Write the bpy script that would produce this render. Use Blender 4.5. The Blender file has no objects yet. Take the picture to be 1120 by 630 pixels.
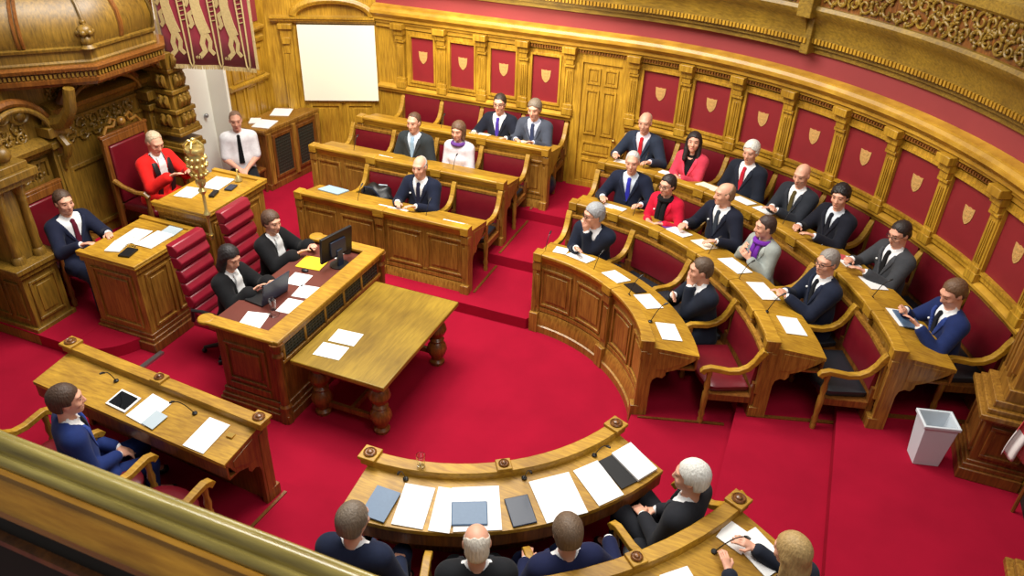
import bpy, bmesh, math, random
import numpy as np
from mathutils import Vector, Matrix
random.seed(7); rng = np.random.default_rng(5)
PI = math.pi; R = math.radians
COL = bpy.context.scene.collection

# ------------------------------------------------------------------ materials
def srgb(r, g, b):
    f = lambda c: (c/255/12.92) if c/255 <= .04045 else ((c/255+.055)/1.055)**2.4
    return (f(r), f(g), f(b), 1)
def new_mat(name):
    m = bpy.data.materials.new(name); m.use_nodes = True
    return m, m.node_tree, m.node_tree.nodes['Principled BSDF']
def plain(name, col, rough=.6, metal=0, noise=.0, scale=40, spec=.5, bump=0, sheen=0, coat=0):
    m, nt, b = new_mat(name)
    b.inputs['Base Color'].default_value = col; b.inputs['Roughness'].default_value = rough
    b.inputs['Metallic'].default_value = metal; b.inputs['Specular IOR Level'].default_value = spec
    if sheen: b.inputs['Sheen Weight'].default_value = sheen
    if coat: b.inputs['Coat Weight'].default_value = coat; b.inputs['Coat Roughness'].default_value = .25
    if noise or bump:
        tc = nt.nodes.new('ShaderNodeTexCoord'); n = nt.nodes.new('ShaderNodeTexNoise')
        n.inputs['Scale'].default_value = scale; n.inputs['Detail'].default_value = 3
        nt.links.new(tc.outputs['Object'], n.inputs['Vector'])
        if noise:
            mx = nt.nodes.new('ShaderNodeMix'); mx.data_type = 'RGBA'
            mx.inputs['A'].default_value = tuple(c*(1-noise) for c in col[:3])+(1,)
            mx.inputs['B'].default_value = tuple(min(1, c*(1+noise)) for c in col[:3])+(1,)
            nt.links.new(n.outputs['Fac'], mx.inputs['Factor']); nt.links.new(mx.outputs['Result'], b.inputs['Base Color'])
        if bump:
            bp = nt.nodes.new('ShaderNodeBump'); bp.inputs['Strength'].default_value = bump; bp.inputs['Distance'].default_value = .01
            nt.links.new(n.outputs['Fac'], bp.inputs['Height']); nt.links.new(bp.outputs['Normal'], b.inputs['Normal'])
    return m
def wood(name, dark, light, stretch=(14, 14, 1.2), rough=.34, coat=.25):
    m, nt, b = new_mat(name)
    tc = nt.nodes.new('ShaderNodeTexCoord'); mp = nt.nodes.new('ShaderNodeMapping')
    mp.inputs['Scale'].default_value = stretch
    n = nt.nodes.new('ShaderNodeTexNoise'); n.inputs['Scale'].default_value = 3.2; n.inputs['Detail'].default_value = 6; n.inputs['Roughness'].default_value = .62
    n2 = nt.nodes.new('ShaderNodeTexNoise'); n2.inputs['Scale'].default_value = 1.7; n2.inputs['Detail'].default_value = 2
    cr = nt.nodes.new('ShaderNodeValToRGB'); cr.color_ramp.elements[0].position = .3; cr.color_ramp.elements[1].position = .72
    cr.color_ramp.elements[0].color = dark; cr.color_ramp.elements[1].color = light
    mx = nt.nodes.new('ShaderNodeMix'); mx.data_type = 'RGBA'; mx.blend_type = 'MULTIPLY'
    cr2 = nt.nodes.new('ShaderNodeValToRGB'); cr2.color_ramp.elements[0].color = (.66, .60, .52, 1); cr2.color_ramp.elements[1].color = (1.12, 1.1, 1.05, 1)
    cr2.color_ramp.elements[0].position = .3; cr2.color_ramp.elements[1].position = .7
    L = nt.links.new
    L(tc.outputs['Object'], mp.inputs['Vector']); L(mp.outputs['Vector'], n.inputs['Vector']); L(tc.outputs['Object'], n2.inputs['Vector'])
    L(n.outputs['Fac'], cr.inputs['Fac']); L(n2.outputs['Fac'], cr2.inputs['Fac'])
    mx.inputs['Factor'].default_value = 1
    L(cr.outputs['Color'], mx.inputs['A']); L(cr2.outputs['Color'], mx.inputs['B']); L(mx.outputs['Result'], b.inputs['Base Color'])
    b.inputs['Roughness'].default_value = rough; b.inputs['Coat Weight'].default_value = coat; b.inputs['Coat Roughness'].default_value = .22
    bp = nt.nodes.new('ShaderNodeBump'); bp.inputs['Strength'].default_value = .12; bp.inputs['Distance'].default_value = .004
    L(n.outputs['Fac'], bp.inputs['Height']); L(bp.outputs['Normal'], b.inputs['Normal'])
    return m
M = {}
M['oak'] = wood('oak', srgb(116, 76, 26), srgb(184, 138, 58))
M['oak_top'] = wood('oak_top', srgb(150, 108, 22), srgb(202, 158, 46), (2, 14, 14), .5, .06)
M['oak_table'] = wood('oak_table', srgb(128, 102, 26), srgb(164, 134, 42), (12, 1.2, 12), .4, .15)
M['oak_wall'] = wood('oak_wall', srgb(146, 106, 28), srgb(210, 166, 54))
M['oak_mould'] = wood('oak_mould', srgb(164, 120, 34), srgb(206, 162, 56), (1.5, 1.5, 3), .4, .15)
M['oak_dark'] = wood('oak_dark', srgb(86, 48, 18), srgb(146, 92, 38))
M['oak_throne'] = wood('oak_throne', srgb(88, 66, 18), srgb(150, 114, 38), rough=.45, coat=.1)
M['oak_gallery'] = wood('oak_gallery', srgb(104, 80, 18), srgb(158, 126, 38), (2, 14, 14), .5, .1)
M['oak_rail'] = wood('oak_rail', srgb(150, 136, 66), srgb(212, 198, 116), (1.2, 14, 14), .22, .6)
M['oak_rail_face'] = wood('oak_rail_face', srgb(150, 102, 22), srgb(204, 152, 48), (1.2, 14, 14), .25, .5)
M['carpet'] = plain('carpet', srgb(150, 15, 42), .95, noise=.2, scale=2.2, spec=.1)
def carpet_pile(m):
    nt = m.node_tree; b = nt.nodes['Principled BSDF']
    n = nt.nodes.new('ShaderNodeTexNoise'); n.inputs['Scale'].default_value = 260; n.inputs['Detail'].default_value = 2
    tc = nt.nodes.new('ShaderNodeTexCoord'); bp = nt.nodes.new('ShaderNodeBump'); bp.inputs['Strength'].default_value = .35; bp.inputs['Distance'].default_value = .004
    nt.links.new(tc.outputs['Object'], n.inputs['Vector']); nt.links.new(n.outputs['Fac'], bp.inputs['Height']); nt.links.new(bp.outputs['Normal'], b.inputs['Normal'])
carpet_pile(M['carpet'])
M['carpet_worn'] = plain('carpet_worn', srgb(150, 22, 36), .95, noise=.2, scale=3, spec=.1)
M['leather'] = plain('leather', srgb(104, 16, 28), .36, noise=.18, scale=9, bump=.08, coat=.15)
M['leather_bright'] = plain('leather_bright', srgb(132, 18, 40), .38, noise=.15, scale=9, bump=.08, coat=.15)
M['leather_black'] = plain('leather_black', srgb(30, 32, 38), .42, noise=.2, scale=9)
M['leather_panel'] = plain('leather_panel', srgb(132, 30, 38), .5, noise=.12, scale=6, bump=.05)
M['leather_desk'] = plain('leather_desk', srgb(98, 44, 34), .5, noise=.15, scale=8)
M['frieze'] = plain('frieze', srgb(140, 50, 52), .7, noise=.15, scale=2)
M['gilt'] = plain('gilt', srgb(214, 170, 104), .45, metal=.3, noise=.2, scale=60)
M['gold'] = plain('gold', srgb(220, 200, 130), .32, metal=.75, noise=.2, scale=70)
M['brass'] = plain('brass', srgb(200, 165, 90), .3, metal=.9)
M['plaster'] = plain('plaster', srgb(240, 238, 228), .8, noise=.03, scale=3)
M['screen'] = plain('screen', srgb(244, 238, 216), .75)
M['paper'] = plain('paper', srgb(240, 240, 240), .8)
M['paper_cream'] = plain('paper_cream', srgb(238, 232, 212), .8)
M['yellow_card'] = plain('yellow_card', srgb(236, 206, 40), .6)
M['grey_card'] = plain('grey_card', srgb(176, 190, 200), .6)
M['blue_card'] = plain('blue_card', srgb(160, 190, 214), .55)
M['slate'] = plain('slate', srgb(84, 110, 140), .45, noise=.1)
M['slate_dark'] = plain('slate_dark', srgb(36, 46, 66), .4)
M['black'] = plain('black', srgb(20, 20, 23), .45)
M['black_glass'] = plain('black_glass', srgb(14, 16, 20), .08)
M['grille'] = plain('grille', srgb(62, 60, 50), .5, metal=.3, noise=.5, scale=90)
M['dark_void'] = plain('dark_void', srgb(26, 18, 14), .8)  # darkness below the gallery rail and in the entrance, put into the colour
M['white_plastic'] = plain('white_plastic', srgb(206, 214, 222), .45)
M['steel'] = plain('steel', srgb(170, 172, 176), .3, metal=.9)
M['red_cloth'] = plain('red_cloth', srgb(190, 24, 34), .85, sheen=.3)
M['banner_red'] = plain('banner_red', srgb(124, 10, 36), .9, noise=.15, scale=20, sheen=.3)
M['banner_beige'] = plain('banner_beige', srgb(170, 148, 100), .85, noise=.3, scale=45)
M['white_cloth'] = plain('white_cloth', srgb(232, 230, 228), .85)
M['glass'] = None
M['purple_cloth'] = plain('purple_cloth', srgb(96, 44, 140), .85)
def glass_mat():
    m, nt, b = new_mat('glass'); b.inputs['Base Color'].default_value = (.96, .98, .97, 1)
    b.inputs['Roughness'].default_value = .03; b.inputs['Transmission Weight'].default_value = 1; b.inputs['IOR'].default_value = 1.3
    return m
M['glass'] = glass_mat()
_fab = {}
def fabric(rgb):
    k = tuple(rgb)
    dk = .78 if max(k) < 130 else 1
    if k not in _fab: _fab[k] = plain('fabric_%d_%d_%d' % k, srgb(*[c*dk for c in rgb]), .85, noise=.18, scale=24, sheen=.04, spec=.2)
    return _fab[k]
def skin_mat(rgb):
    k = ('s',)+tuple(rgb)
    if k not in _fab:
        m = plain('skin_%d_%d_%d' % tuple(rgb), srgb(*rgb), .5, noise=.08, scale=18)
        m.node_tree.nodes['Principled BSDF'].inputs['Subsurface Weight'].default_value = .0
        _fab[k] = m
    return _fab[k]
def hair_mat(rgb):
    k = ('h',)+tuple(rgb)
    if k not in _fab:
        m, nt, b = new_mat('hair_%d_%d_%d' % tuple(rgb))
        tc = nt.nodes.new('ShaderNodeTexCoord'); mp = nt.nodes.new('ShaderNodeMapping'); mp.inputs['Scale'].default_value = (90, 90, 9)
        n = nt.nodes.new('ShaderNodeTexNoise'); n.inputs['Scale'].default_value = 1; n.inputs['Detail'].default_value = 4
        mx = nt.nodes.new('ShaderNodeMix'); mx.data_type = 'RGBA'; c = srgb(*rgb)
        mx.inputs['A'].default_value = tuple(x*.5 for x in c[:3])+(1,); mx.inputs['B'].default_value = tuple(min(1, x*1.5) for x in c[:3])+(1,)
        for a, z in ((tc.outputs['Object'], mp.inputs['Vector']), (mp.outputs['Vector'], n.inputs['Vector']), (n.outputs['Fac'], mx.inputs['Factor']), (mx.outputs['Result'], b.inputs['Base Color'])): nt.links.new(a, z)
        bp = nt.nodes.new('ShaderNodeBump'); bp.inputs['Strength'].default_value = .6; bp.inputs['Distance'].default_value = .01
        nt.links.new(n.outputs['Fac'], bp.inputs['Height']); nt.links.new(bp.outputs['Normal'], b.inputs['Normal'])
        b.inputs['Roughness'].default_value = .55
        _fab[k] = m
    return _fab[k]

# ------------------------------------------------------------------ mesh helpers
def ident(u, d): return (u, d)
class MB:
    def __init__(s): s.v = []; s.f = []; s.m = []
    def add(s, vs, fs, m=0):
        o = len(s.v); s.v += [tuple(map(float, v)) for v in vs]
        for f in fs: s.f.append(tuple(i+o for i in f)); s.m.append(m)
        return s
    def ext(s, prof, u0, u1, n=1, mp=ident, m=0, caps=True):
        """closed profile of (d,z) swept from u0 to u1 through the plan mapping mp(u,d)"""
        k = len(prof); vs = []; fs = []
        for i in range(n+1):
            u = u0+(u1-u0)*i/n
            for d, z in prof:
                x, y = mp(u, d); vs.append((x, y, z))
        for i in range(n):
            for j in range(k):
                a = i*k+j; b = i*k+(j+1) % k
                fs.append((a, b, b+k, a+k))
        if caps: fs += [tuple(range(k))[::-1], tuple(n*k+j for j in range(k))]
        return s.add(vs, fs, m)
    def bx(s, u0, u1, d0, d1, z0, z1, n=1, mp=ident, m=0):
        e = rng.uniform(.0001, .0009); q = e if u1 > u0 else -e
        u0, u1, d0, d1, z0, z1 = u0-q*.5, u1+q*.5, d0-e, d1+e, z0-e*.5, z1+e
        return s.ext([(d0, z0), (d1, z0), (d1, z1), (d0, z1)], u0, u1, n, mp, m)
    def rot_box(s, c, size, ang=0, tilt=None, m=0):
        hx, hy, hz = size[0]/2, size[1]/2, size[2]/2
        mat = Matrix.Rotation(ang, 3, 'Z')
        if tilt: mat = mat @ tilt
        vs = [Vector(c)+mat @ Vector((x, y, z)) for x in (-hx, hx) for y in (-hy, hy) for z in (-hz, hz)]
        return s.add(vs, [(0, 1, 3, 2), (4, 6, 7, 5), (0, 4, 5, 1), (2, 3, 7, 6), (0, 2, 6, 4), (1, 5, 7, 3)], m)
    def lathe(s, prof, c=(0, 0, 0), seg=16, m=0, sx=1, sy=1):
        k = len(prof); vs = []; fs = []
        for i in range(seg):
            a = 2*PI*i/seg
            for r, z in prof: vs.append((c[0]+r*math.cos(a)*sx, c[1]+r*math.sin(a)*sy, c[2]+z))
        for i in range(seg):
            for j in range(k-1):
                a = i*k+j; b = ((i+1) % seg)*k+j
                fs.append((a, b, b+1, a+1))
        fs += [tuple(i*k for i in range(seg))[::-1], tuple(i*k+k-1 for i in range(seg))]
        return s.add(vs, fs, m)
    def tube(s, pts, r, seg=8, m=0, closed=False, flat=1.0):
        pts = [Vector(p) for p in pts]; n = len(pts); vs = []; fs = []
        rr = r if isinstance(r, (list, tuple)) else [r]*n
        up = Vector((0, 0, 1)); prev = None
        for i, p in enumerate(pts):
            t = (pts[(i+1) % n]-pts[i-1]) if closed else (pts[min(i+1, n-1)]-pts[max(i-1, 0)])
            t.normalize()
            a = t.cross(up) if prev is None else prev-t*prev.dot(t)
            if a.length < 1e-4: a = t.cross(Vector((1, 0, 0)))
            a.normalize(); b = t.cross(a); prev = a
            for j in range(seg):
                q = 2*PI*j/seg
                vs.append(p+(a*math.cos(q)+b*math.sin(q)*flat)*rr[i])
        for i in range(n if closed else n-1):
            for j in range(seg):
                a0 = i*seg+j; a1 = i*seg+(j+1) % seg; b0 = ((i+1) % n)*seg+j; b1 = ((i+1) % n)*seg+(j+1) % seg
                fs.append((a0, a1, b1, b0))
        if not closed: fs += [tuple(range(seg))[::-1], tuple((n-1)*seg+j for j in range(seg))]
        return s.add(vs, fs, m)
    def ball(s, c, r, seg=12, rings=8, m=0, sc=(1, 1, 1)):
        prof = [(r*math.sin(PI*i/rings), -r*math.cos(PI*i/rings)*sc[2]) for i in range(rings+1)]
        prof[0] = (1e-4, prof[0][1]); prof[-1] = (1e-4, prof[-1][1])
        return s.lathe(prof, c, seg, m, sc[0], sc[1])
    def plate(s, pts2, o, ax, ay, an, th, m=0):
        """flat polygon pts2 in the plane (o, ax, ay), thickness th along an"""
        o, ax, ay, an = map(Vector, (o, ax, ay, an)); k = len(pts2)
        vs = [o+ax*x+ay*y for x, y in pts2]+[o+ax*x+ay*y+an*th for x, y in pts2]
        fs = [tuple(range(k))[::-1], tuple(range(k, 2*k))]+[(j, (j+1) % k, (j+1) % k+k, j+k) for j in range(k)]
        return s.add(vs, fs, m)
def link(o, parent=None):
    COL.objects.link(o)
    if parent is not None: o.parent = parent
    return o
def wloc(p):
    l = Vector((0, 0, 0))
    while p is not None: l += p.location; p = p.parent
    return l
def build(name, mb, mat, parent=None, bevel=0, smooth=35, origin=None, tri=False):
    """one mesh object; vertices are given in world space; placed at `origin` (or its base centre) for top-level things"""
    me = bpy.data.meshes.new(name)
    v = np.array(mb.v, dtype=float)
    base = wloc(parent)
    if parent is None:
        if origin is None:
            lo, hi = v.min(0), v.max(0); origin = ((lo[0]+hi[0])/2, (lo[1]+hi[1])/2, lo[2])
        org = Vector(origin)
    else: org = base
    v = v-np.array(org)
    me.from_pydata(v.tolist(), [], mb.f)
    mats = mat if isinstance(mat, (list, tuple)) else [mat]
    for m in mats: me.materials.append(m)
    me.polygons.foreach_set('material_index', mb.m)
    bm = bmesh.new(); bm.from_mesh(me); bmesh.ops.recalc_face_normals(bm, faces=bm.faces); bm.to_mesh(me); bm.free()
    if smooth:
        me.polygons.foreach_set('use_smooth', [True]*len(me.polygons)); me.set_sharp_from_angle(angle=R(smooth))
    o = bpy.data.objects.new(name, me); link(o, parent)
    if parent is None: o.location = org
    if bevel:
        b = o.modifiers.new('bevel', 'BEVEL'); b.width = bevel; b.segments = 2; b.limit_method = 'ANGLE'; b.angle_limit = R(40)
    return o
def tag(o, label=None, cat=None, group=None, kind=None):
    if label: o['label'] = label
    if cat: o['category'] = cat
    if group: o['group'] = group
    if kind: o['kind'] = kind
    return o
def empty(name, loc, label=None, cat=None, group=None, kind=None):
    o = bpy.data.objects.new(name, None); o.empty_display_size = .1; link(o); o.location = loc
    return tag(o, label, cat, group, kind)

# ------------------------------------------------------------------ plan maps
def arc_map(u, d): return (d*math.cos(u), d*math.sin(u))
def far_map(u, d): return (u, d)
def near_map(u, d): return (u-.05*(d-1.8), -d-.065*(u+2.15))
WALL_R = 5.15
def wall_map(s, d):                       # s along the wall (straight for s<0, then a quarter circle); d inward
    if s < 0: return (s, WALL_R-d)
    a = PI/2-s/WALL_R
    return ((WALL_R-d)*math.cos(a), (WALL_R-d)*math.sin(a))
def line_map(p, t, nrm): return lambda u, d: (p[0]+t[0]*u+nrm[0]*d, p[1]+t[1]*u+nrm[1]*d)
west_map = line_map((-5.5, 0), (0, 1), (1, 0))
DT = (.896, .444); DN = (.444, -.896)
diag_map = line_map((-5.5, 4.375), DT, DN)
# ------------------------------------------------------------------ implicit bodies
F32 = np.float32
def make_axis(lo, hi, h, fine=()):
    out = [lo]; x = lo
    while x < hi:
        st = h
        for a, b, hf in fine:
            if a-h*.5 <= x <= b: st = min(st, hf)
        x += st; out.append(x)
    return np.array(out, dtype=F32)
class Field:
    def __init__(s, xs, ys, zs):
        s.ax = (xs, ys, zs); s.d = np.full((len(xs), len(ys), len(zs)), 1.0, dtype=F32)
    def block(s, lo, hi, pad):
        sl = []
        for a, l, h in zip(s.ax, lo, hi):
            i0 = max(0, int(np.searchsorted(a, l-pad))-1); i1 = min(len(a), int(np.searchsorted(a, h+pad))+1)
            if i1 <= i0: return None, None
            sl.append(slice(i0, i1))
        X = s.ax[0][sl[0]][:, None, None]; Y = s.ax[1][sl[1]][None, :, None]; Z = s.ax[2][sl[2]][None, None, :]
        return tuple(sl), (X, Y, Z)
    def put(s, fn, lo, hi, k=.02, op='u'):
        sl, P = s.block(lo, hi, max(k, .03)+.02)
        if sl is None: return
        b = fn(*P).astype(F32); a = s.d[sl]
        if op == 'u':
            h = np.maximum(k-np.abs(a-b), 0)/k; s.d[sl] = np.minimum(a, b)-h*h*k*.25
        else:
            b = -b; h = np.maximum(k-np.abs(a-b), 0)/k; s.d[sl] = np.maximum(a, b)+h*h*k*.25
    def cone(s, a, b, r1, r2, k=.02, op='u'):
        a = np.array(a, F32); b = np.array(b, F32); ab = b-a; L2 = float(ab@ab)+1e-9; r = max(r1, r2)
        def fn(X, Y, Z):
            px, py, pz = X-a[0], Y-a[1], Z-a[2]
            t = np.clip((px*ab[0]+py*ab[1]+pz*ab[2])/L2, 0, 1)
            return np.sqrt((px-t*ab[0])**2+(py-t*ab[1])**2+(pz-t*ab[2])**2)-(r1+(r2-r1)*t)
        s.put(fn, np.minimum(a, b)-r, np.maximum(a, b)+r, k, op)
    def ell(s, c, rad, rot=None, k=.02, op='u'):
        c = np.array(c, F32); rad = np.array(rad, F32); rot = np.eye(3, dtype=F32) if rot is None else np.array(rot, F32)
        mr = float(rad.min()); R_ = np.abs(rot) @ rad
        def fn(X, Y, Z):
            p = [X-c[0], Y-c[1], Z-c[2]]
            q = [(rot[0, i]*p[0]+rot[1, i]*p[1]+rot[2, i]*p[2]) for i in range(3)]
            k0 = np.sqrt(sum((q[i]/rad[i])**2 for i in range(3))); k1 = np.sqrt(sum((q[i]/rad[i]**2)**2 for i in range(3)))
            return k0*(k0-1)/np.maximum(k1, 1e-6)
        s.put(fn, c-R_, c+R_, k, op)
    def slab(s, a, b, right, rx1, rx2, ry1, ry2, k=.04, op='u'):
        """elliptical limb from a to b, half widths rx along `right`, ry across"""
        a = np.array(a, F32); b = np.array(b, F32); ab = b-a; L = float(np.linalg.norm(ab)); t_ = ab/L
        r_ = np.array(right, F32); r_ = r_-t_*(r_@t_); r_ /= np.linalg.norm(r_); f_ = np.cross(t_, r_)
        m = max(rx1, rx2, ry1, ry2)
        def fn(X, Y, Z):
            p = [X-a[0], Y-a[1], Z-a[2]]
            w = p[0]*t_[0]+p[1]*t_[1]+p[2]*t_[2]; u = p[0]*r_[0]+p[1]*r_[1]+p[2]*r_[2]; v = p[0]*f_[0]+p[1]*f_[1]+p[2]*f_[2]
            t = np.clip(w/L, 0, 1); rx = rx1+(rx2-rx1)*t; ry = ry1+(ry2-ry1)*t; e = np.abs(w-t*L)
            mn = np.minimum(rx, ry)
            return (np.sqrt((u/rx)**2+(v/ry)**2+(e/mn)**2)-1)*mn
        s.put(fn, np.minimum(a, b)-m, np.maximum(a, b)+m, k, op)
    def mesh(s):
        xs, ys, zs = s.ax; d = s.d; ins = d < 0
        c = np.zeros(tuple(n-1 for n in d.shape), dtype=np.uint8)
        for i in (0, 1):
            for j in (0, 1):
                for k in (0, 1):
                    c += ins[i:i+c.shape[0], j:j+c.shape[1], k:k+c.shape[2]]
        act = np.argwhere((c > 0) & (c < 8))
        if len(act) == 0: return np.zeros((0, 3)), []
        idx = -np.ones(c.shape, dtype=np.int32); idx[tuple(act.T)] = np.arange(len(act))
        acc = np.zeros((len(act), 3)); cnt = np.zeros(len(act)); I, J, K = act.T
        crd = lambda i, j, k: np.stack([xs[i], ys[j], zs[k]], 1).astype(float)
        E = [((0, a, b), (1, a, b)) for a in (0, 1) for b in (0, 1)]+[((a, 0, b), (a, 1, b)) for a in (0, 1) for b in (0, 1)]+[((a, b, 0), (a, b, 1)) for a in (0, 1) for b in (0, 1)]
        for p, q in E:
            d0 = d[I+p[0], J+p[1], K+p[2]].astype(float); d1 = d[I+q[0], J+q[1], K+q[2]].astype(float)
            x = (d0 < 0) != (d1 < 0); t = np.where(x, d0/np.where(x, d0-d1, 1), 0)[:, None]
            P0 = crd(I+p[0], J+p[1], K+p[2]); P1 = crd(I+q[0], J+q[1], K+q[2])
            acc += np.where(x[:, None], P0+(P1-P0)*t, 0); cnt += x
        V = acc/cnt[:, None]; Q = []
        for axis in range(3):
            a = [slice(None)]*3; b = [slice(None)]*3; a[axis] = slice(0, -1); b[axis] = slice(1, None)
            A, B = ins[tuple(a)], ins[tuple(b)]; e = np.argwhere(A != B)
            o1, o2 = [(1, 2), (2, 0), (0, 1)][axis]
            e = e[(e[:, o1] > 0) & (e[:, o2] > 0) & (e[:, o1] < c.shape[o1]) & (e[:, o2] < c.shape[o2])]
            if not len(e): continue
            flip = A[tuple(e.T)]
            def g(da, db):
                q = e.copy(); q[:, o1] -= da; q[:, o2] -= db; return idx[tuple(q.T)]
            q = np.stack([g(1, 1), g(0, 1), g(0, 0), g(1, 0)], 1)
            q[~flip] = q[~flip][:, ::-1]; Q.append(q)
        return V, np.concatenate(Q)
def field_obj(name, V, Q, mats, parent, midx=None, rough=0, scale=1.0):
    me = bpy.data.meshes.new(name)
    V = np.asarray(V)*scale
    me.vertices.add(len(V)); me.vertices.foreach_set('co', V.astype(F32).ravel())
    me.loops.add(len(Q)*4); me.loops.foreach_set('vertex_index', np.asarray(Q, np.int32).ravel())
    me.polygons.add(len(Q)); me.polygons.foreach_set('loop_start', np.arange(0, len(Q)*4, 4, dtype=np.int32))
    me.polygons.foreach_set('use_smooth', np.ones(len(Q), dtype=bool))
    for m in mats: me.materials.append(m)
    if midx is not None: me.polygons.foreach_set('material_index', midx.astype(np.int32))
    me.update(); me.validate()
    o = bpy.data.objects.new(name, me); link(o, parent); return o

def nrm(v): v = np.array(v, float); return v/np.linalg.norm(v)
def rotm(yaw=0, pitch=0, roll=0):         # head frame: yaw left positive, pitch down positive, roll to the right positive
    return np.array((Matrix.Rotation(yaw, 3, 'Z') @ Matrix.Rotation(-pitch, 3, 'X') @ Matrix.Rotation(roll, 3, 'Y')))
SKIN = (222, 164, 138)
def person(label, head, tier, face, outfit, hair=('short', (70, 50, 36)), lean=.08, side=0, twist=0, yaw=0, pitch=.05, roll=0,
           hands='lap', skin=SKIN, glasses=False, woman=False, group=None, near=False, legs=True, kneel=None, hold=None, spread=1.0, size=1.0):
    """seated figure. head = world position of the head centre, tier = floor height, face = world heading (radians)"""
    w = .90 if woman else 1.0
    pel = np.array((0, 0, .545))
    up = nrm((math.sin(side), math.sin(lean), math.cos(lean)))
    rt = nrm((math.cos(twist), math.sin(twist), 0)); rt = nrm(rt-up*(rt@up)); fw = np.cross(up, rt)
    at = lambda a, x=0, y=0: pel+up*a+rt*x+fw*y
    nb = at(.555); hr = rotm(yaw, pitch, roll)
    hc = nb+nrm(up*.8+np.array((0, .10, .2)))*.162+fw*.012
    scale = (1.06 if woman else 1.13)*size
    dz = np.array((0, 0, (head[2]-tier)/scale-hc[2]))
    pel = pel+dz; nb = nb+dz; hc = hc+dz
    ca, sa = math.cos(face-PI/2), math.sin(face-PI/2)
    off = np.array((hc[0]*ca-hc[1]*sa, hc[0]*sa+hc[1]*ca))*scale
    loc = Vector((head[0]-off[0], head[1]-off[1], tier))
    H = lambda x, y, z: hc+hr @ np.array((x, y, z))
    sh = {s: at(.475, s*.172*w) for s in (-1, 1)}
    presets = {'lap': ((-.045, .27, .665), (.05, .26, .665)), 'desk': ((-.11, .40, .80), (.13, .39, .80)), 'clasp': ((-.035, .38, .81), (.04, .375, .82)),
               'wide': ((-.22, .36, .79), (.24, .34, .79)), 'thigh': ((-.16, .30, .66), (.17, .30, .66)),
               'chin': ((-.02, .33, .80), None), 'chinL': (None, (.06, .34, .80)), 'read': ((-.14, .36, .84), (.12, .37, .84)), 'chest': ((-.06, .27, .90), (.08, .26, .95))}
    hp = presets[hands] if isinstance(hands, str) else hands
    if hands in ('lap', 'thigh', 'chest'): hp = [tuple(np.array(q)+dz*(.6 if hands == 'chest' else 1)) for q in hp]
    hp = {-1: hp[0], 1: hp[1]}
    chin = H(0, .085, -.125)
    arms = {}
    for s in (-1, 1):
        t = np.array(hp[s], float) if hp[s] is not None else chin+np.array((s*.012, .015, -.045))
        dv = t-sh[s]; D = np.linalg.norm(dv); l1, l2 = .285, .265
        if D > (l1+l2)*.985: t = sh[s]+dv/D*(l1+l2)*.985; dv = t-sh[s]; D = np.linalg.norm(dv)
        a = (l1*l1-l2*l2+D*D)/(2*D); h = math.sqrt(max(l1*l1-a*a, 1e-5)); dn = dv/D
        pole = np.array((s*.55*spread, -.45, -.8)); pole = nrm(pole-dn*(pole@dn))
        arms[s] = (sh[s], sh[s]+dn*a+pole*h, t)
    hips = {s: np.array((s*.09, .02, .535))+dz for s in (-1, 1)}
    kx = .13 if not woman else .085
    knee = {s: np.array((s*kx, .44, .545))+dz for s in (-1, 1)}; ank = {s: np.array((s*kx, .41, .10)) for s in (-1, 1)}
    if kneel:
        for s in (-1, 1): knee[s] = knee[s]+np.array(kneel[0]); ank[s] = ank[s]+np.array(kneel[1])
    hf = .0058 if near else .0075; co = .02
    hb = [(hc-.135, hc+.14)]+[(arms[s][2]-.085, arms[s][2]+.085) for s in (-1, 1)]
    axs = []
    lo = np.array((-.34, -.28, .0)); hi = np.array((.34, .66, 1.5))
    lo[:2] = np.minimum(lo[:2], hc[:2]-.16); hi[:2] = np.maximum(hi[:2], hc[:2]+.16)
    for i in range(3): axs.append(make_axis(lo[i], hi[i], co, [(b[0][i], b[1][i], hf) for b in hb]))
    f = Field(*axs)
    # --- body
    f.slab(at(-.02), at(.2), rt, .13*w, .12*w, .095, .09); f.slab(at(.2), at(.46), rt, .12*w, .145*w, .09, .095)
    f.cone(sh[-1], sh[1], .05, .05, .05); f.cone(at(.50), hc+hr @ np.array((0, -.03, -.05)), .056*w, .052*w, .03)
    for s in (-1, 1):
        S, E, Wp = arms[s]
        f.cone(S, E, .05*w, .04*w, .03); f.cone(E, Wp, .041*w, .027*w, .02)
        f.cone(hips[s], knee[s], .075, .052, .03); f.cone(knee[s], ank[s], .05, .036, .03); f.cone(ank[s], ank[s]+np.array((0, .13, -.06)), .036, .03, .03)
    # head
    f.ell(H(0, -.014, .03), (.074, .096, .088), hr, .03); f.ell(H(0, .026, -.02), (.061, .068, .088), hr, .03)
    f.cone(H(0, .03, -.07), H(0, .062, -.092), .045*w, .030*w, .03)
    f.ell(H(0, .07, .034), (.055, .026, .016), hr, .018)                                   # brow
    for s in (-1, 1):
        f.ell(H(s*.031, .099, .008), (.017, .014, .012), hr, .012, 'c')                    # eye sockets
        f.ell(H(s*.031, .078, .008), (.014, .014, .012), hr, .006)                         # eyeballs
        f.ell(H(s*.042, .062, -.028), (.022, .02, .02), hr, .02)                           # cheeks
        f.ell(H(s*.076, -.008, -.004), (.010, .020, .031), hr, .008)                       # ears
    f.cone(H(0, .088, .012), H(0, .107, -.030), .009, .0125, .012); f.ell(H(0, .097, -.036), (.019, .012, .009), hr, .01)
    f.ell(H(0, .084, -.062), (.024, .014, .008), hr, .01); f.ell(H(0, .081, -.076), (.020, .013, .008), hr, .01)
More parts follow.
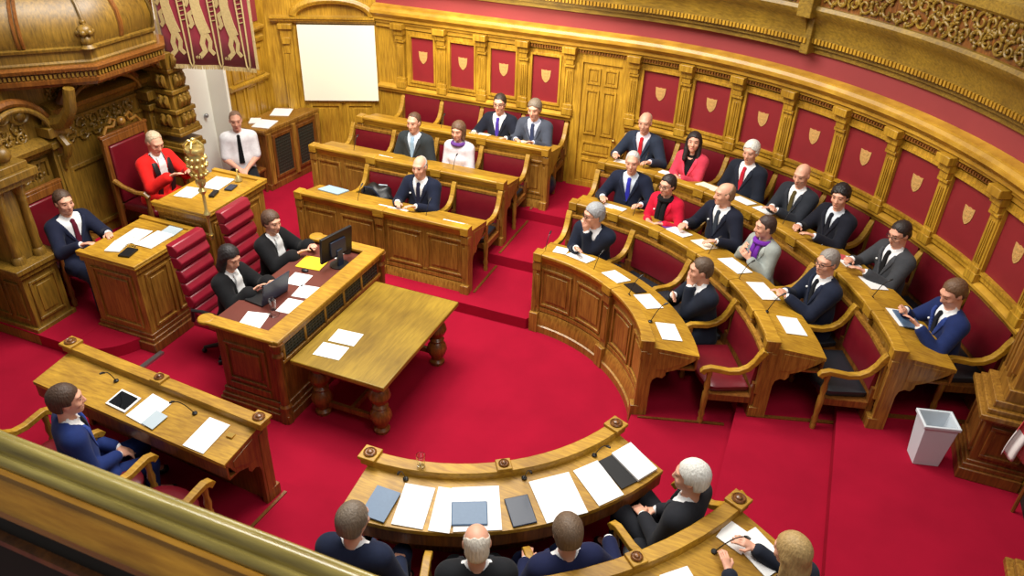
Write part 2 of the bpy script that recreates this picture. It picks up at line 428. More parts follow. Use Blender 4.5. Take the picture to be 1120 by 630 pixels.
    # hands
    for s in (-1, 1):
        S, E, Wp = arms[s]; fd = nrm(Wp-E)
        pn = np.array((0, 0, -1.0)); raised = hp[s] is None or hands == 'chest'
        if raised: pn = nrm((-s*.7, -.5, 0))
        pn = nrm(pn-fd*(pn@fd)); fl = nrm(fd*.9+pn*.1) if not raised else fd
        sd = np.cross(fl, pn)*s                                                            # towards the thumb
        if not raised: sd = nrm(np.array((-s, .15, 0))); sd = nrm(sd-fl*(sd@fl))
        kn = Wp+fl*.085
        f.slab(Wp, kn-fl*.01, sd, .027*w, .038*w, .017, .013, .012)
        for j, (o, L) in enumerate(((.028, .072), (.010, .080), (-.009, .075), (-.027, .060))):
            b0 = kn+sd*o; m = b0+nrm(fl+pn*(.5 if raised else .42))*L*.55; e = m+nrm(fl+pn*1.25)*L*.5
            f.cone(b0-fl*.01, m, .0092*w, .0085*w, .004); f.cone(m, e, .0085*w, .0072*w, .004)
        tb = Wp+fl*.03+sd*.026; tm = tb+nrm(sd*.75+fl*.7+pn*.2)*.035; te = tm+nrm(fl+sd*.2+pn*.3)*.03
        f.cone(tb, tm, .012*w, .0105*w, .008); f.cone(tm, te, .0105*w, .0085*w, .005)
    V, Q = f.mesh()
    cen = V[Q].mean(1); q = (cen-hc) @ hr; mi = np.zeros(len(Q), int)
    inn = lambda c, r: (((q-np.array(c))/np.array(r))**2).sum(1) < 1
    for s in (-1, 1):
        mi[inn((s*.031, .085, .008), (.014, .025, .0075))] = 1
        mi[inn((s*.033, .085, .031), (.021, .03, .006))] = 2
    mi[inn((0, .09, -.069), (.022, .03, .008))] = 3
    lip = tuple(int(c*k) for c, k in zip(skin, (.8, .58, .58))) if not woman else (176, 70, 76)
    hcol = hair[1]
    body = field_obj('person', V, Q, [skin_mat(skin), skin_mat((92, 66, 56)), hair_mat(tuple(int(c*.55+s_*.4) for c, s_ in zip(hcol, skin))), skin_mat(lip)], None, mi, scale=scale)
    body.location = loc; body.rotation_euler = (0, 0, face-PI/2); tag(body, label, 'person', group)

    # --- clothing
    kind = outfit['kind']
    torso_lo = np.minimum.reduce([arms[s][i] for s in (-1, 1) for i in range(3)]+[at(-.05)])-.24
    torso_hi = np.maximum.reduce([arms[s][i] for s in (-1, 1) for i in range(3)]+[nb])+.16
    def torso(fl, g):
        fl.slab(at(-.03, 0, -.005), at(.2, 0, .008), rt, (.165+g)*w, (.155+g)*w, .12+g, .112+g, .04)
        fl.slab(at(.2, 0, .008), at(.45), rt, (.155+g)*w, (.172+g)*w, .112+g, .105+g, .04)
        fl.cone(at(.474, -.122*w, -.005), at(.474, .122*w, -.005), .066+g, .066+g, .05)
        for s in (-1, 1): fl.cone(at(.535, s*.05*w, -.012), at(.487, s*.14*w, -.005), .036+g, .046+g, .05)
        if woman: fl.ell(at(.33, 0, .07), (.12, .06, .06), None, .05)
    def sleeves(fl, g, cut=.9, wide=1.0):
        for s in (-1, 1):
            S, E, Wp = arms[s]
            fl.cone(S, E, (.066+g)*w, (.054+g)*w, .045); fl.cone(E, E+(Wp-E)*cut, (.053+g)*w, (.040+g)*w*wide, .025)
    def vcut(fl, av, k, neck=.066, lo=.0):
        a0 = np.array(pel, F32)
        def fn(X, Y, Z):
            p = [X-a0[0], Y-a0[1], Z-a0[2]]
            a = p[0]*up[0]+p[1]*up[1]+p[2]*up[2]; u = p[0]*rt[0]+p[1]*rt[1]+p[2]*rt[2]; v = p[0]*fw[0]+p[1]*fw[1]+p[2]*fw[2]
            return np.maximum(np.maximum(np.abs(u)-np.maximum((a-av)*k, 0), lo-v), av-a)
        fl.put(fn, at(.3)-.35, at(.3)+.35, .006, 'c')
        if neck: fl.cone(at(.53, 0, .012), at(.80, 0, .02), neck, neck+.02, .01, 'c')
    def garment(name, fn, mat, res=.0155, fine=None):
        fl = Field(*[make_axis(torso_lo[i], torso_hi[i], res) for i in range(3)])
        fn(fl); V, Q = fl.mesh()
        if len(Q): return field_obj(name, V, Q, [mat], body, scale=scale)
    res = .0115 if near else .0145
    if kind in ('suit', 'gown', 'robe', 'jacket'):
        av = outfit.get('v', .25); vk = outfit.get('k', .30)
        def jk(fl):
            torso(fl, .012); vcut(fl, av, vk, .07); sleeves(fl, .010 if kind != 'gown' else .034, .88 if kind != 'gown' else .78, 1.0 if kind == 'suit' else 1.15 if kind == 'jacket' else 1.3)
            for s in (-1, 1): fl.cone(hips[s]+np.array((s*.03, .0, .03)), hips[s]+np.array((s*.05, .16, .03)), .09, .075, .05)
            if kind in ('gown', 'robe'):
                for s in (-1, 1): fl.cone(hips[s]+np.array((s*.03, 0, .02)), knee[s]+np.array((s*.02, -.05, .02)), .11, .085, .05)
        garment({'suit': 'suit_jacket', 'gown': 'black_gown', 'robe': 'red_robe', 'jacket': 'jacket'}[kind], jk, fabric(outfit['col']), res)
        def shf(fl):
            torso(fl, -.006); fl.cone(at(.50, 0, .004), at(.575, 0, .014), .066*w, .060*w, .02)
            fl.cone(at(.60, 0, .03), at(.8, 0, .05), .056, .08, .004, 'c')
            if outfit.get('open'): vcut(fl, .42, .5, 0)
            if kind == 'suit':
                for s in (-1, 1):
                    S, E, Wp = arms[s]; fl.cone(E+(Wp-E)*.86, E+(Wp-E)*.97, .040, .037, .01)
        garment('shirt', shf, fabric(outfit.get('shirt', (236, 236, 238))), .0125)
    elif kind == 'uniform':
        def shf(fl):
            torso(fl, .008)
            for s in (-1, 1):
                S, E, Wp = arms[s]; fl.cone(S, S+(E-S)*.85, .07, .066, .045)
            fl.cone(at(.50, 0, .004), at(.57, 0, .014), .066, .062, .02); fl.cone(at(.60, 0, .03), at(.8, 0, .05), .056, .08, .004, 'c')
        garment('short_sleeved_shirt', shf, fabric(outfit['col']), res)
        for s in (-1, 1):
            mb = MB(); e = [at(.545, s*.08), at(.52, s*.17)]
            mb.tube([Vector(p*scale) for p in e], .03*scale, 8, flat=.35); o = build('epaulette', mb, M['black'], None); reparent(o, body)
    elif kind == 'blouse':
        def shf(fl):
            torso(fl, .006); sleeves(fl, .004, .93, 1.1); fl.cone(at(.50, 0, .004), at(.56, 0, .012), .062*w, .058*w, .02)
            fl.cone(at(.60, 0, .03), at(.8, 0, .05), .052, .08, .004, 'c')
        garment('blouse', shf, fabric(outfit['col']), res)
    if kind in ('suit', 'robe') or (kind == 'jacket' and outfit.get('lapel', True)):
        av, vk = outfit.get('v', .25), outfit.get('k', .30)
        l = at(.36)-.27; h = at(.36)+.27
        fl = Field(*[make_axis(l[i], h[i], .0075) for i in range(3)]); torso(fl, .012); d = fl.d; a_ = np.array(pel, F32)
        p = [fl.ax[0][:, None, None]-a_[0], fl.ax[1][None, :, None]-a_[1], fl.ax[2][None, None, :]-a_[2]]
        a = p[0]*up[0]+p[1]*up[1]+p[2]*up[2]; u = p[0]*rt[0]+p[1]*rt[1]+p[2]*rt[2]; v = p[0]*fw[0]+p[1]*fw[1]+p[2]*fw[2]
        hw = (a-av)*vk; t_ = np.clip((a-av)/.22, 0, 1); wd = .012+.042*t_-.03*np.clip((a-av-.22)/.06, 0, 1)
        fl.d = np.maximum.reduce([np.abs(d)-.008, hw-.002-np.abs(u), np.abs(u)-hw-wd, av-.01-a, a-.53+0*u, -v-.01+0*a]).astype(F32)
        V, Q = fl.mesh()
        if len(Q): field_obj('lapels', V, Q, [fabric(tuple(min(255, int(c*1.12+5)) for c in outfit['col']))], body, scale=scale)
    def front_strip(name, w0, w1, a0, a1, g, mat, knot=True, rs=.0055):
        c0 = at(a0, 0, .1); c1 = at(a1, 0, .1); l = np.minimum(c0, c1)-.11; h = np.maximum(c0, c1)+.10
        fl = Field(*[make_axis(l[i], h[i], rs) for i in range(3)])
        torso(fl, g); a_ = np.array(pel, F32); d = fl.d.copy()
        X = fl.ax[0][:, None, None]; Y = fl.ax[1][None, :, None]; Z = fl.ax[2][None, None, :]
        p = [X-a_[0], Y-a_[1], Z-a_[2]]
        a = p[0]*up[0]+p[1]*up[1]+p[2]*up[2]; u = p[0]*rt[0]+p[1]*rt[1]+p[2]*rt[2]; v = p[0]*fw[0]+p[1]*fw[1]+p[2]*fw[2]
        ww = w0+(w1-w0)*np.clip((a-a0)/(a1-a0), 0, 1)
        fl.d = np.maximum.reduce([np.abs(d)-.009, np.abs(u)-ww, a0-a, a-a1, -v+0*a]).astype(F32)
        if knot: fl.ell(at(a1-.005, 0, .082), (.022, .018, .022), None, .01)
        V, Q = fl.mesh()
        if len(Q): field_obj(name, V, Q, [mat], body, scale=scale)
    if outfit.get('tie'): front_strip('necktie', .036, .020, .16, .525, .002 if kind != 'uniform' else .014, fabric(outfit['tie']))
    if outfit.get('bands'): front_strip('white_jabot', .062, .04, .34, .55, .012, fabric((238, 238, 240)))
    if outfit.get('facing'):
        for nm_, xo in (('black_facing', -1), ('black_facing', 1)):
            mb = MB(); pts = [at(.08, xo*.09, .15), at(.25, xo*.092, .158), at(.40, xo*.092, .142), at(.50, xo*.092, .098), at(.565, xo*.088, .0), at(.50, xo*.085, -.085), at(.3, xo*.09, -.115)]
            mb.tube([Vector(p*scale) for p in pts], .034*scale, 8, flat=.45); reparent(build(nm_, mb, M['black'], None), body)
    if outfit.get('scarf'):
        mb = MB(); ring = [at(.545+.01*math.cos(t), .082*math.sin(t), .02+.088*math.cos(t)) for t in np.linspace(0, 2*PI, 15)[:-1]]
        mb.tube([Vector(p*scale) for p in ring], .028*scale, 8, closed=True)
        if outfit.get('scarf_long', True):
            for xo in (-.03, .035):
                mb.tube([Vector(at(a, xo, y)*scale) for a, y in ((.53, .10), (.44, .135), (.33, .155), (.2, .155))], [.026*scale, .032*scale, .036*scale, .03*scale], 8, flat=.5)
        reparent(build('scarf', mb, fabric(outfit['scarf']), None), body)
    if outfit.get('badge'):
        mb = MB(); mb.ball(tuple(at(.40, .10, .115)*scale), .011*scale, 8, 6); reparent(build('lapel_badge', mb, M['paper'], None), body)
    # trousers / skirt and shoes
    l = np.array((-.34, -.24, .0)); h = np.array((.34, .68, .72))
    if legs:
        fl = Field(*[make_axis(l[i], h[i], .021) for i in range(3)])
        fl.slab(at(-.05), at(.06), rt, .155, .145, .115, .105, .04)
        for s in (-1, 1):
            fl.cone(hips[s], knee[s], .088, .068, .03); fl.cone(knee[s], ank[s]+np.array((0, 0, -.02)), .066, .052, .03)
        V, Q = fl.mesh(); field_obj('trousers', V, Q, [fabric(outfit.get('legs', outfit['col']))], body, scale=scale)
        for s in (-1, 1):
            fl = Field(*[make_axis(a, b, .014) for a, b in zip(ank[s]+np.array((-.08, -.11, -.12)), ank[s]+np.array((.08, .24, .09)))])
            fl.cone(ank[s]+np.array((0, -.025, -.06)), ank[s]+np.array((0, .14, -.068)), .042, .036, .02); fl.cone(ank[s], ank[s]+np.array((0, 0, -.05)), .046, .045, .02)
            V, Q = fl.mesh(); V[:, 2] = np.maximum(V[:, 2], .002); field_obj('shoe', V, Q, [M['black']], body, scale=scale)
    # --- hair
    style = hair[0]
    if style != 'none':
        rs = .006 if near else .008
        ext = .36 if style in ('long',) else .24 if style == 'bob' else .15
        l = hc-np.array((.15, .17, ext)); h = hc+np.array((.15, .17, .16))
        fl = Field(*[make_axis(l[i], h[i], rs) for i in range(3)])
        th = {'short': .010, 'thin': .006, 'fringe': .005, 'curly': .022, 'long': .022, 'bob': .022, 'full': .018, 'back': .014}[style]
        fl.ell(H(0, -.017, .033), (.074+th, .096+th, .088+th), hr, .03)
        if style in ('short', 'full', 'curly', 'fringe', 'thin', 'back'):
            fl.ell(H(0, -.055, -.03), (.066+th*.5, .055+th*.5, .06), hr, .03)
        if style == 'bob':
            for s in (-1, 1): fl.cone(H(s*.068, -.02, .0), H(s*.072, .0, -.10), .034, .026, .03)
            fl.ell(H(0, -.06, -.06), (.085, .055, .075), hr, .03)
        if style == 'long':
            for s in (-1, 1): fl.cone(H(s*.070, -.03, .0), H(s*.085, .0, -.22), .036, .03, .03)
            fl.ell(H(0, -.065, -.10), (.10, .05, .13), hr, .04)
        if style == 'back': fl.cone(H(0, -.08, -.0), H(0, -.10, -.09), .05, .035, .03)
        Rh = np.array(hr, F32); hcf = np.array(hc, F32)
        X = fl.ax[0][:, None, None]-hcf[0]; Y = fl.ax[1][None, :, None]-hcf[1]; Z = fl.ax[2][None, None, :]-hcf[2]
        qx, qy, qz = [X*Rh[0, i]+Y*Rh[1, i]+Z*Rh[2, i] for i in range(3)]
        # uneven surface, thinner towards the hairline
        ph = float(rng.uniform(0, 6)); front = np.clip((qy-.01)/.06, 0, 1)
        fl.d = fl.d+(.0010 if near and style != 'curly' else .0022)*(np.sin(qx*150+qz*40+ph)*np.sin(qy*120+1.3+ph)*np.sin(qz*110+qx*60)).astype(F32)
        fl.d = fl.d+(.0010 if near else .0025)*np.sin(qx*310+np.sin(qy*60)*2+ph)*np.sin(qz*70+qy*90)
        if style == 'curly': fl.d = fl.d+.006*np.sin(qx*97+3*np.sin(qz*41))*np.sin(qz*88+2*np.sin(qy*53)+ph)*np.sin(qy*79+2*np.sin(qx*37))
        if style not in ('curly', 'fringe'): fl.d = fl.d+front*.006*(1+0*qz)
        # face opening: in front of a sloping hairline, and below the ears
        hl = {'short': .062, 'thin': .085, 'full': .055, 'curly': .05, 'bob': .052, 'long': .058, 'back': .062, 'fringe': .085}[style]
        if style == 'fringe':                     # bald crown: only the sides and back
            face_cut = qz-(.040-.85*np.minimum(qy, 0)+.006*np.sin(qx*140+ph))
            fl.d = np.maximum(fl.d, face_cut)
            fl.d = np.maximum(fl.d, (qy-.03))
            fl.d = np.maximum(fl.d, -.075-qz)
        else:
            opening = np.minimum.reduce([qy-.028-.18*np.maximum(.05-np.abs(qx), 0)+0*qz, (hl-qz)+.35*(qy-.06)+.005*np.sin(qx*95+ph)-4.5*qx*qx+.012])      # inside where both positive
            fl.d = np.maximum(fl.d, opening)
            if style in ('short', 'thin', 'full', 'curly', 'back'):
                fl.d = np.maximum(fl.d, -.085-qz-(qy+.03)*.55)
                ear = np.minimum(qy+.035, .0-qz)+0*qx
                fl.d = np.maximum(fl.d, ear)
            if style == 'thin':
                fl.d = np.maximum(fl.d, (.012-np.sqrt((qx/.9)**2+((qy-.03)/1.3)**2))*0-1)
        fl.d = fl.d.astype(F32)
        V, Q = fl.mesh()
        if len(Q): field_obj('hair', V, Q, [hair_mat(hcol)], body, scale=scale)
    if glasses:
        mb = MB()
        for s in (-1, 1):
            ring = [H(s*.033+.024*math.cos(t), .104-.1*abs(s*.033+.024*math.cos(t))*.35, .006+.017*math.sin(t)) for t in np.linspace(0, 2*PI, 13)[:-1]]
            mb.tube([Vector(p*scale) for p in ring], .0028, 6, closed=True)
            mb.tube([Vector(H(s*.057, .098, .010)*scale), Vector(H(s*.078, .05, .012)*scale), Vector(H(s*.082, -.01, .012)*scale)], .0028, 6)
        mb.tube([Vector(H(-.011, .106, .008)*scale), Vector(H(.011, .106, .008)*scale)], .0028, 6)
        reparent(build('spectacles', mb, M['black'], None), body)
    return body
def reparent(o, p):
    """o was built in p's own local coordinates"""
    o.parent = p
    return o
# ------------------------------------------------------------------ floor and tiers
T1, T2, T3 = .15, .30, .45
mb = MB(); mb.bx(-7.2, 7.2, -7.2, 7.2, -.1, 0); f = build('floor', mb, M['carpet'], smooth=0); tag(f, kind='structure')
def tier_contour(Rk, yk, xl):
    a = R(20); pts = [(xl, yk), (0, yk)]
    if abs(yk-Rk) > .01: pts.append((0.02, Rk))
    pts += [(Rk*math.cos(t), Rk*math.sin(t)) for t in np.linspace(PI/2-.02, a, 22)]
    pts += [(Rk*math.cos(t), Rk*math.sin(t)) for t in np.linspace(-a, -PI/2+.02, 22)]
    pts += [(0, -yk), (xl, -yk)]
    return pts
def tier(name, Rk, yk, xl, z0, z1):
    inner = tier_contour(Rk, yk, xl); outer = [(xl, 7), (0, 7)]+[(7*math.cos(t), 7*math.sin(t)) for t in np.linspace(PI/2-.02, R(20), 22)]
    outer += [(7*math.cos(t), 7*math.sin(t)) for t in np.linspace(-R(20), -PI/2+.02, 22)]+[(0, -7), (xl, -7)]
    if len(inner) > len(outer): outer.insert(2, (.03, 7))
    n = len(inner); vs = [(x, y, z) for z in (z0, z1) for x, y in inner]+[(x, y, z) for z in (z0, z1) for x, y in outer]; fs = []
    for i in range(n-1):
        fs += [(i, i+1, n+i+1, n+i), (n+i, n+i+1, 3*n+i+1, 3*n+i)]
    fs += [(0, n, 3*n, 2*n), (n-1, 2*n-1, 4*n-1, 3*n-1)]
    m = MB(); m.add(vs, fs); return tag(build(name, m, M['carpet'], smooth=20, origin=(0, 0, 0)), kind='structure')
tier('floor_tier', 1.74, 1.70, -3.42, 0, T1)
tier('floor_tier', 2.80, 2.76, -3.97, T1-.001, T2)
tier('floor_tier', 3.80, 3.92, -3.97, T2-.001, T3)
# wooden step edges beside the rows
def trim(mp, u, d0, d1, z, w=.03, lab=None):
    m = MB(); m.bx(u, u+w, d0, d1, z, z+.012, 1, mp); return tag(build('trim_1', m, M['oak_dark'], smooth=0), kind='structure')
for k, (d0, d1, z) in enumerate(((1.78, 2.66, T1), (2.86, 3.76, T2), (3.95, 5.0, T3))): trim(arc_map, R(16.2), d0, d1, z, .012)
for d0, d1, z in ((1.98, 2.72, T1), (2.82, 3.88, T2), (3.96, 4.9, T3)): trim(far_map, -.84, d0, d1, z)
trim(near_map, -.99, 1.72, 2.7, T1)
m = MB(); m.bx(-3.66, -3.60, -1.0, -.50, 0, .03); tag(build('trim_2', m, M['steel'], smooth=0), kind='structure')

m = MB(); m.bx(-5.86, -3.42, 1.98, 5.2, 0, T1); tag(build('floor_tier', m, M['carpet'], smooth=0), kind='structure')
# ------------------------------------------------------------------ curved and far walls
S0, S1 = -3.95, 7.55
wall = MB(); wall.bx(S0, 0, -.2, 0, 0, 3.25, 1, wall_map); wall.bx(0, S1, -.2, 0, 0, 3.25, 50, wall_map)
wall_r = tag(build('wall_right', wall, M['oak_wall'], origin=(0, WALL_R, 0)), kind='structure')
def wall_ext(m, prof, s0, s1, mi=0):
    if s0 < 0 < s1: m.ext(prof, s0, 0, 1, wall_map, mi); m.ext(prof, 0, s1, max(2, int(s1*6)), wall_map, mi)
    else: m.ext(prof, s0, s1, 1 if s1 <= 0 else max(1, int((s1-s0)*7)), wall_map, mi)
def ring(m, s0, s1, z0, z1, w, d0, d1, mp):
    n = 3 if s0 >= 0 else 1
    m.bx(s0, s1, d0, d1, z1-w, z1, n, mp); m.bx(s0, s1, d0, d1, z0, z0+w, n, mp)
    m.bx(s0, s0+w, d0, d1, z0+w, z1-w, 1, mp); m.bx(s1-w, s1, d0, d1, z0+w, z1-w, 1, mp)
panels = [(-3.36, -2.93), (-2.68, -2.24), (-2.0, -1.56), (-1.33, -.87), (.36, .92), (1.12, 1.68), (1.88, 2.45), (2.62, 3.24), (3.37, 4.01), (4.13, 4.8), (4.92, 5.6), (5.73, 6.4)]
def shield(m, s, z, w, h, mp):
    out = [(-.5, .5), (-.18, .46), (0, .5), (.18, .46), (.5, .5), (.46, .05), (.36, -.22), (.16, -.42), (0, -.5), (-.16, -.42), (-.36, -.22), (-.46, .05)]
    def pl(p, d0, d1):
        k = len(p); vs = [mp(s+x*w, d)+(z+y*h,) for d in (d0, d1) for x, y in p]
        m.add(vs, [tuple(range(k)), tuple(range(2*k-1, k-1, -1))]+[(j, (j+1) % k, (j+1) % k+k, j+k) for j in range(k)])
    pl(out, .012, .02)
    for yy in (.28, .02, -.22):                    # three walking beasts, one above another
        b = [(-.30, yy-.06), (-.30, yy+.05), (-.34, yy+.12), (-.24, yy+.13), (-.16, yy+.06), (.12, yy+.06), (.22, yy+.13), (.30, yy+.11), (.32, yy+.02), (.20, yy-.02), (.18, yy-.10), (.10, yy-.10), (.08, yy-.03), (-.14, yy-.03), (-.16, yy-.11), (-.24, yy-.11)]
        if yy < -.1: b = [(x*.72, y) for x, y in b]
        pl(b, .0195, .0235)
for s0, s1 in panels:
    m = MB(); ring(m, s0-.07, s1+.07, 1.60, 2.46, .07, -.01, .035, wall_map); ring(m, s0-.012, s1+.012, 1.66, 2.41, .03, -.01, .055, wall_map)
    fr = build('panel_frame', m, M['oak_wall'], wall_r)
    m = MB(); wall_ext(m, [(-.01, 1.68), (.012, 1.68), (.012, 2.39), (-.01, 2.39)], s0, s1); build('leather_panel', m, M['leather_panel'], fr)
    m = MB(); shield(m, (s0+s1)/2, 2.07, .15, .19, wall_map); build('gilt_crest', m, M['gilt'], fr)
pil_s = [-3.52, -2.8, -2.12, -1.445, -.72, .24, 1.02, 1.78, 2.535, 3.305, 4.07, 4.86, 5.665, 6.47]
for s in pil_s:
    m = MB(); w = .062
    m.bx(s-w, s+w, -.01, .07, 1.56, 2.46, 1, wall_map)
    for off in (-.036, -.008, .02): m.bx(s+off, s+off+.014, .07, .085, 1.76, 2.22, 1, wall_map)        # flutes
    m.bx(s-w-.015, s+w+.015, -.01, .10, 2.28, 2.32, 1, wall_map); m.bx(s-w-.02, s+w+.02, -.01, .13, 2.40, 2.49, 1, wall_map)
    m.bx(s-w, s+w, -.01, .11, 2.32, 2.40, 1, wall_map); m.bx(s-w-.02, s+w+.02, -.01, .10, 1.56, 1.66, 1, wall_map); m.bx(s-w-.01, s+w+.01, -.01, .085, 1.66, 1.72, 1, wall_map)
    build('pilaster', m, M['oak_wall'], wall_r, bevel=.004)
m = MB(); rail = [(-.01, 1.46), (.05, 1.46), (.06, 1.49), (.09, 1.52), (.09, 1.55), (.06, 1.57), (-.01, 1.58)]
wall_ext(m, rail, S0, -.66); wall_ext(m, rail, .18, 6.6); build('dado_rail', m, M['oak_mould'], wall_r)
m = MB(); corn = [(-.01, 2.48), (.05, 2.48), (.05, 2.545), (.08, 2.55), (.085, 2.59), (.12, 2.60), (.12, 2.645), (.15, 2.66), (.18, 2.70), (.19, 2.705), (.19, 2.745), (.175, 2.75), (.15, 2.785), (.13, 2.79), (.13, 2.805), (-.01, 2.825)]
wall_ext(m, corn, S0, S1); build('cornice', m, M['oak_mould'], wall_r)
m = MB()
for a, b in ((-.62, .16), (-1.36, -.84), (.36, .92), (1.12, 1.68), (1.88, 2.45), (2.62, 3.24), (3.37, 4.01), (4.13, 4.8), (4.92, 5.6)):
    x = a
    while x < b: m.bx(x, x+.02, .05, .095, 2.505, 2.54, 1, wall_map); x += .04
build('dentil_course', m, M['oak_dark'], wall_r, smooth=0)
for s in pil_s:
    m = MB(); m.bx(s-.10, s+.10, .02, .19, 2.49, 2.58, 1, wall_map); build('cornice_bracket', m, M['oak_wall'], wall_r, bevel=.006)
m = MB(); wall_ext(m, [(-.01, 2.80), (.015, 2.80), (.015, 3.2), (-.01, 3.2)], S0, S1); build('red_frieze', m, M['frieze'], wall_r)
# the door in the far wall
d1 = empty('door_1', (-.235, WALL_R-.03, T3), kind='structure')
m = MB(); ring(m, -.66, .19, T3-.05, 2.50, .13, -.02, .05, wall_map); build('door_frame', m, M['oak_wall'], d1)
m = MB(); m.bx(-.54, 0, -.02, .02, T3, 2.38, 1, wall_map); m.bx(0, .07, -.02, .02, T3, 2.38, 1, wall_map); build('door_leaf', m, M['oak_wall'], d1)
for a, b, z0, z1 in ((-.46, -.26, 2.06, 2.30), (-.20, 0, 2.06, 2.30), (-.46, -.26, 1.30, 1.98), (-.20, 0, 1.30, 1.98), (-.46, 0, .98, 1.18), (-.46, 0, .53, .90)):
    m = MB(); ring(m, a, b, z0, z1, .025, .015, .04, wall_map); m.bx(a+.05, b-.05, .01, .032, z0+.05, z1-.05, 1, wall_map); build('door_panel', m, M['oak_wall'], d1)
m = MB(); m.ball((.035, WALL_R-.075, 1.27), .03, 12, 8); m.lathe([(.014, 0), (.014, .06)], (.035, WALL_R-.05, 1.24), 8); build('door_knob', m, M['brass'], d1)

# gallery front above the frieze
gal = empty('trim_2', (0, 4.9, 3.0), kind='structure')
def gallery(s0, s1, dd, dz, tag_):
    g = lambda pts: [(d+dd, z+dz) for d, z in pts]
    m = MB(); wall_ext(m, g([(-.3-dd, 3.0), (.05, 3.0), (.05, 3.06), (.09, 3.07), (.09, 3.12), (.13, 3.12), (.13, 3.2), (.14, 3.28), (.17, 3.36), (.21, 3.43), (.27, 3.48), (.29, 3.53), (.27, 3.57), (-.3-dd, 3.57)]), s0, s1); build('gallery_cornice', m, M['oak_gallery'], gal)
    m = MB(); x = s0
    while x < s1: m.bx(x, x+.028, .12+dd, .15+dd, 3.13+dz, 3.185+dz, 1, wall_map); x += .05
    build('bead_moulding', m, M['oak_wall'], gal, smooth=0)
    m = MB(); wall_ext(m, g([(-.3-dd, 3.57), (.22, 3.57), (.22, 3.95), (-.3-dd, 3.95)]), s0, s1); build('gallery_panel', m, M['oak_dark'], gal)
    m = MB(); wall_ext(m, g([(-.3-dd, 3.93), (.25, 3.93), (.28, 3.96), (.28, 4.06), (.24, 4.10), (.24, 4.45), (-.3-dd, 4.45)]), s0, s1); build('gallery_parapet', m, M['oak_gallery'], gal)
gallery(S0-.6, 2.60, .07, .06, 'a'); gallery(2.66, S1, 0, .06, 'b')
m = MB(); m.bx(2.52, 2.72, -.3, .37, 3.50, 4.45, 1, wall_map); m.bx(2.56, 2.68, -.3, .20, 3.06, 3.5, 1, wall_map); build('gallery_post', m, M['oak_gallery'], gal, bevel=.01)
# carved foliage of the gallery panel: scrolling stems with leaves
def foliage(m, s0, s1, z0, z1, d, mp, step=.17, seed=3):
    r_ = random.Random(seed); s = s0+step/2; k = 0; h = z1-z0
    while s < s1-step*.4:
        for zz in (z0+h*.27, z0+h*.73):
            sg = r_.choice((-1, 1)); r1 = r_.uniform(1.4, 2.6); a0_ = r_.uniform(0, 6.3); pts = []; rad = []
            for i in range(15):
                t = i/14; a = t*PI*r1*sg+r_.uniform(0, .25)+a0_; q = .085*(1-t*.75)
                pts.append((s+q*math.cos(a), zz+q*math.sin(a)*1.05)); rad.append(.017*(1-.35*t))
            m.tube([mp(p, d+.012+.018*(i/14))+(z,) for i, (p, z) in enumerate(pts)], rad, 6)
            for _ in range(9):
                a = r_.uniform(0, 2*PI); q = r_.uniform(.03, .11); p = s+q*math.cos(a); z = zz+q*math.sin(a)
                x, y = mp(p, d+.014); m.ball((x, y, min(z1-.02, max(z0+.02, z))), r_.uniform(.012, .026), 7, 5, sc=(1, 1, r_.uniform(.6, 1.5)))
            k += 1
        s += step
m = MB(); foliage(m, 2.8, 6.6, 3.64, 4.0, .22, wall_map, .15); build('carved_foliage', m, M['oak_gallery'], gal)
m = MB(); foliage(m, .4, 2.45, 3.64, 4.0, .29, wall_map, seed=8); build('carved_foliage', m, M['oak_gallery'], gal)

# ------------------------------------------------------------------ corner wall with the screen, west wall
wc = MB(); wc.bx(-.03, 1.74, -.15, 0, 0, 4.2, 1, diag_map); wall_c = tag(build('wall_corner', wc, M['oak_wall'], smooth=0), kind='structure')
m = MB()
for a, b in ((.55, 1.08), (1.14, 1.62)): ring(m, a, b, .25, 1.22, .05, -.01, .025, diag_map); m.bx(a+.10, b-.10, -.01, .018, .35, 1.12, 1, diag_map)
build('wainscot_panel', m, M['oak_wall'], wall_c)
for u in (.32,):
    m = MB(); m.bx(u-.09, u+.09, -.01, .09, 0, 2.43, 1, diag_map); m.bx(u-.055, u+.055, .09, .11, .4, 2.1, 1, diag_map); m.bx(u-.11, u+.11, -.01, .13, 2.42, 2.50, 1, diag_map)
    m.bx(u-.06, u+.06, .08, .15, 2.2, 2.3, 1, diag_map); m.bx(u-.05, u+.05, .08, .12, 2.05, 2.2, 1, diag_map); build('pilaster', m, M['oak_wall'], wall_c, bevel=.006)
m = MB(); m.ext([(-.01, 2.50), (.05, 2.50), (.06, 2.53), (.10, 2.54), (.11, 2.57), (.13, 2.58), (.13, 2.605), (-.01, 2.615)], .1, 1.70, 1, diag_map); build('cornice', m, M['oak_wall'], wall_c)
m = MB()
arcp = [(1.06+.60*math.cos(t), 2.62+.24*math.sin(t)) for t in np.linspace(0, PI, 25)]
for off, w in ((.05, .07), (.09, .035)):
    m.tube([diag_map(u, off)+(z,) for u, z in arcp], w, 8)
build('arch_moulding', m, M['oak_wall'], wall_c)
m = MB(); m.bx(.50, 1.66, -.01, .03, 1.22, 1.26, 1, diag_map); build('screen_ledge', m, M['oak_wall'], wall_c)
sc = MB(); sc.bx(.50, 1.69, .06, .085, 1.28, 2.48, 1, diag_map); sc = build('projection_screen', sc, M['screen'], smooth=0)
tag(sc, 'large blank cream projection screen on the panelled corner wall', 'screen')
ww = MB(); ww.bx(3.36, 4.40, -.2, 0, 0, 4.2, 1, west_map); wall_w = tag(build('wall_left', ww, M['oak_wall'], smooth=0), kind='structure')
m = MB()
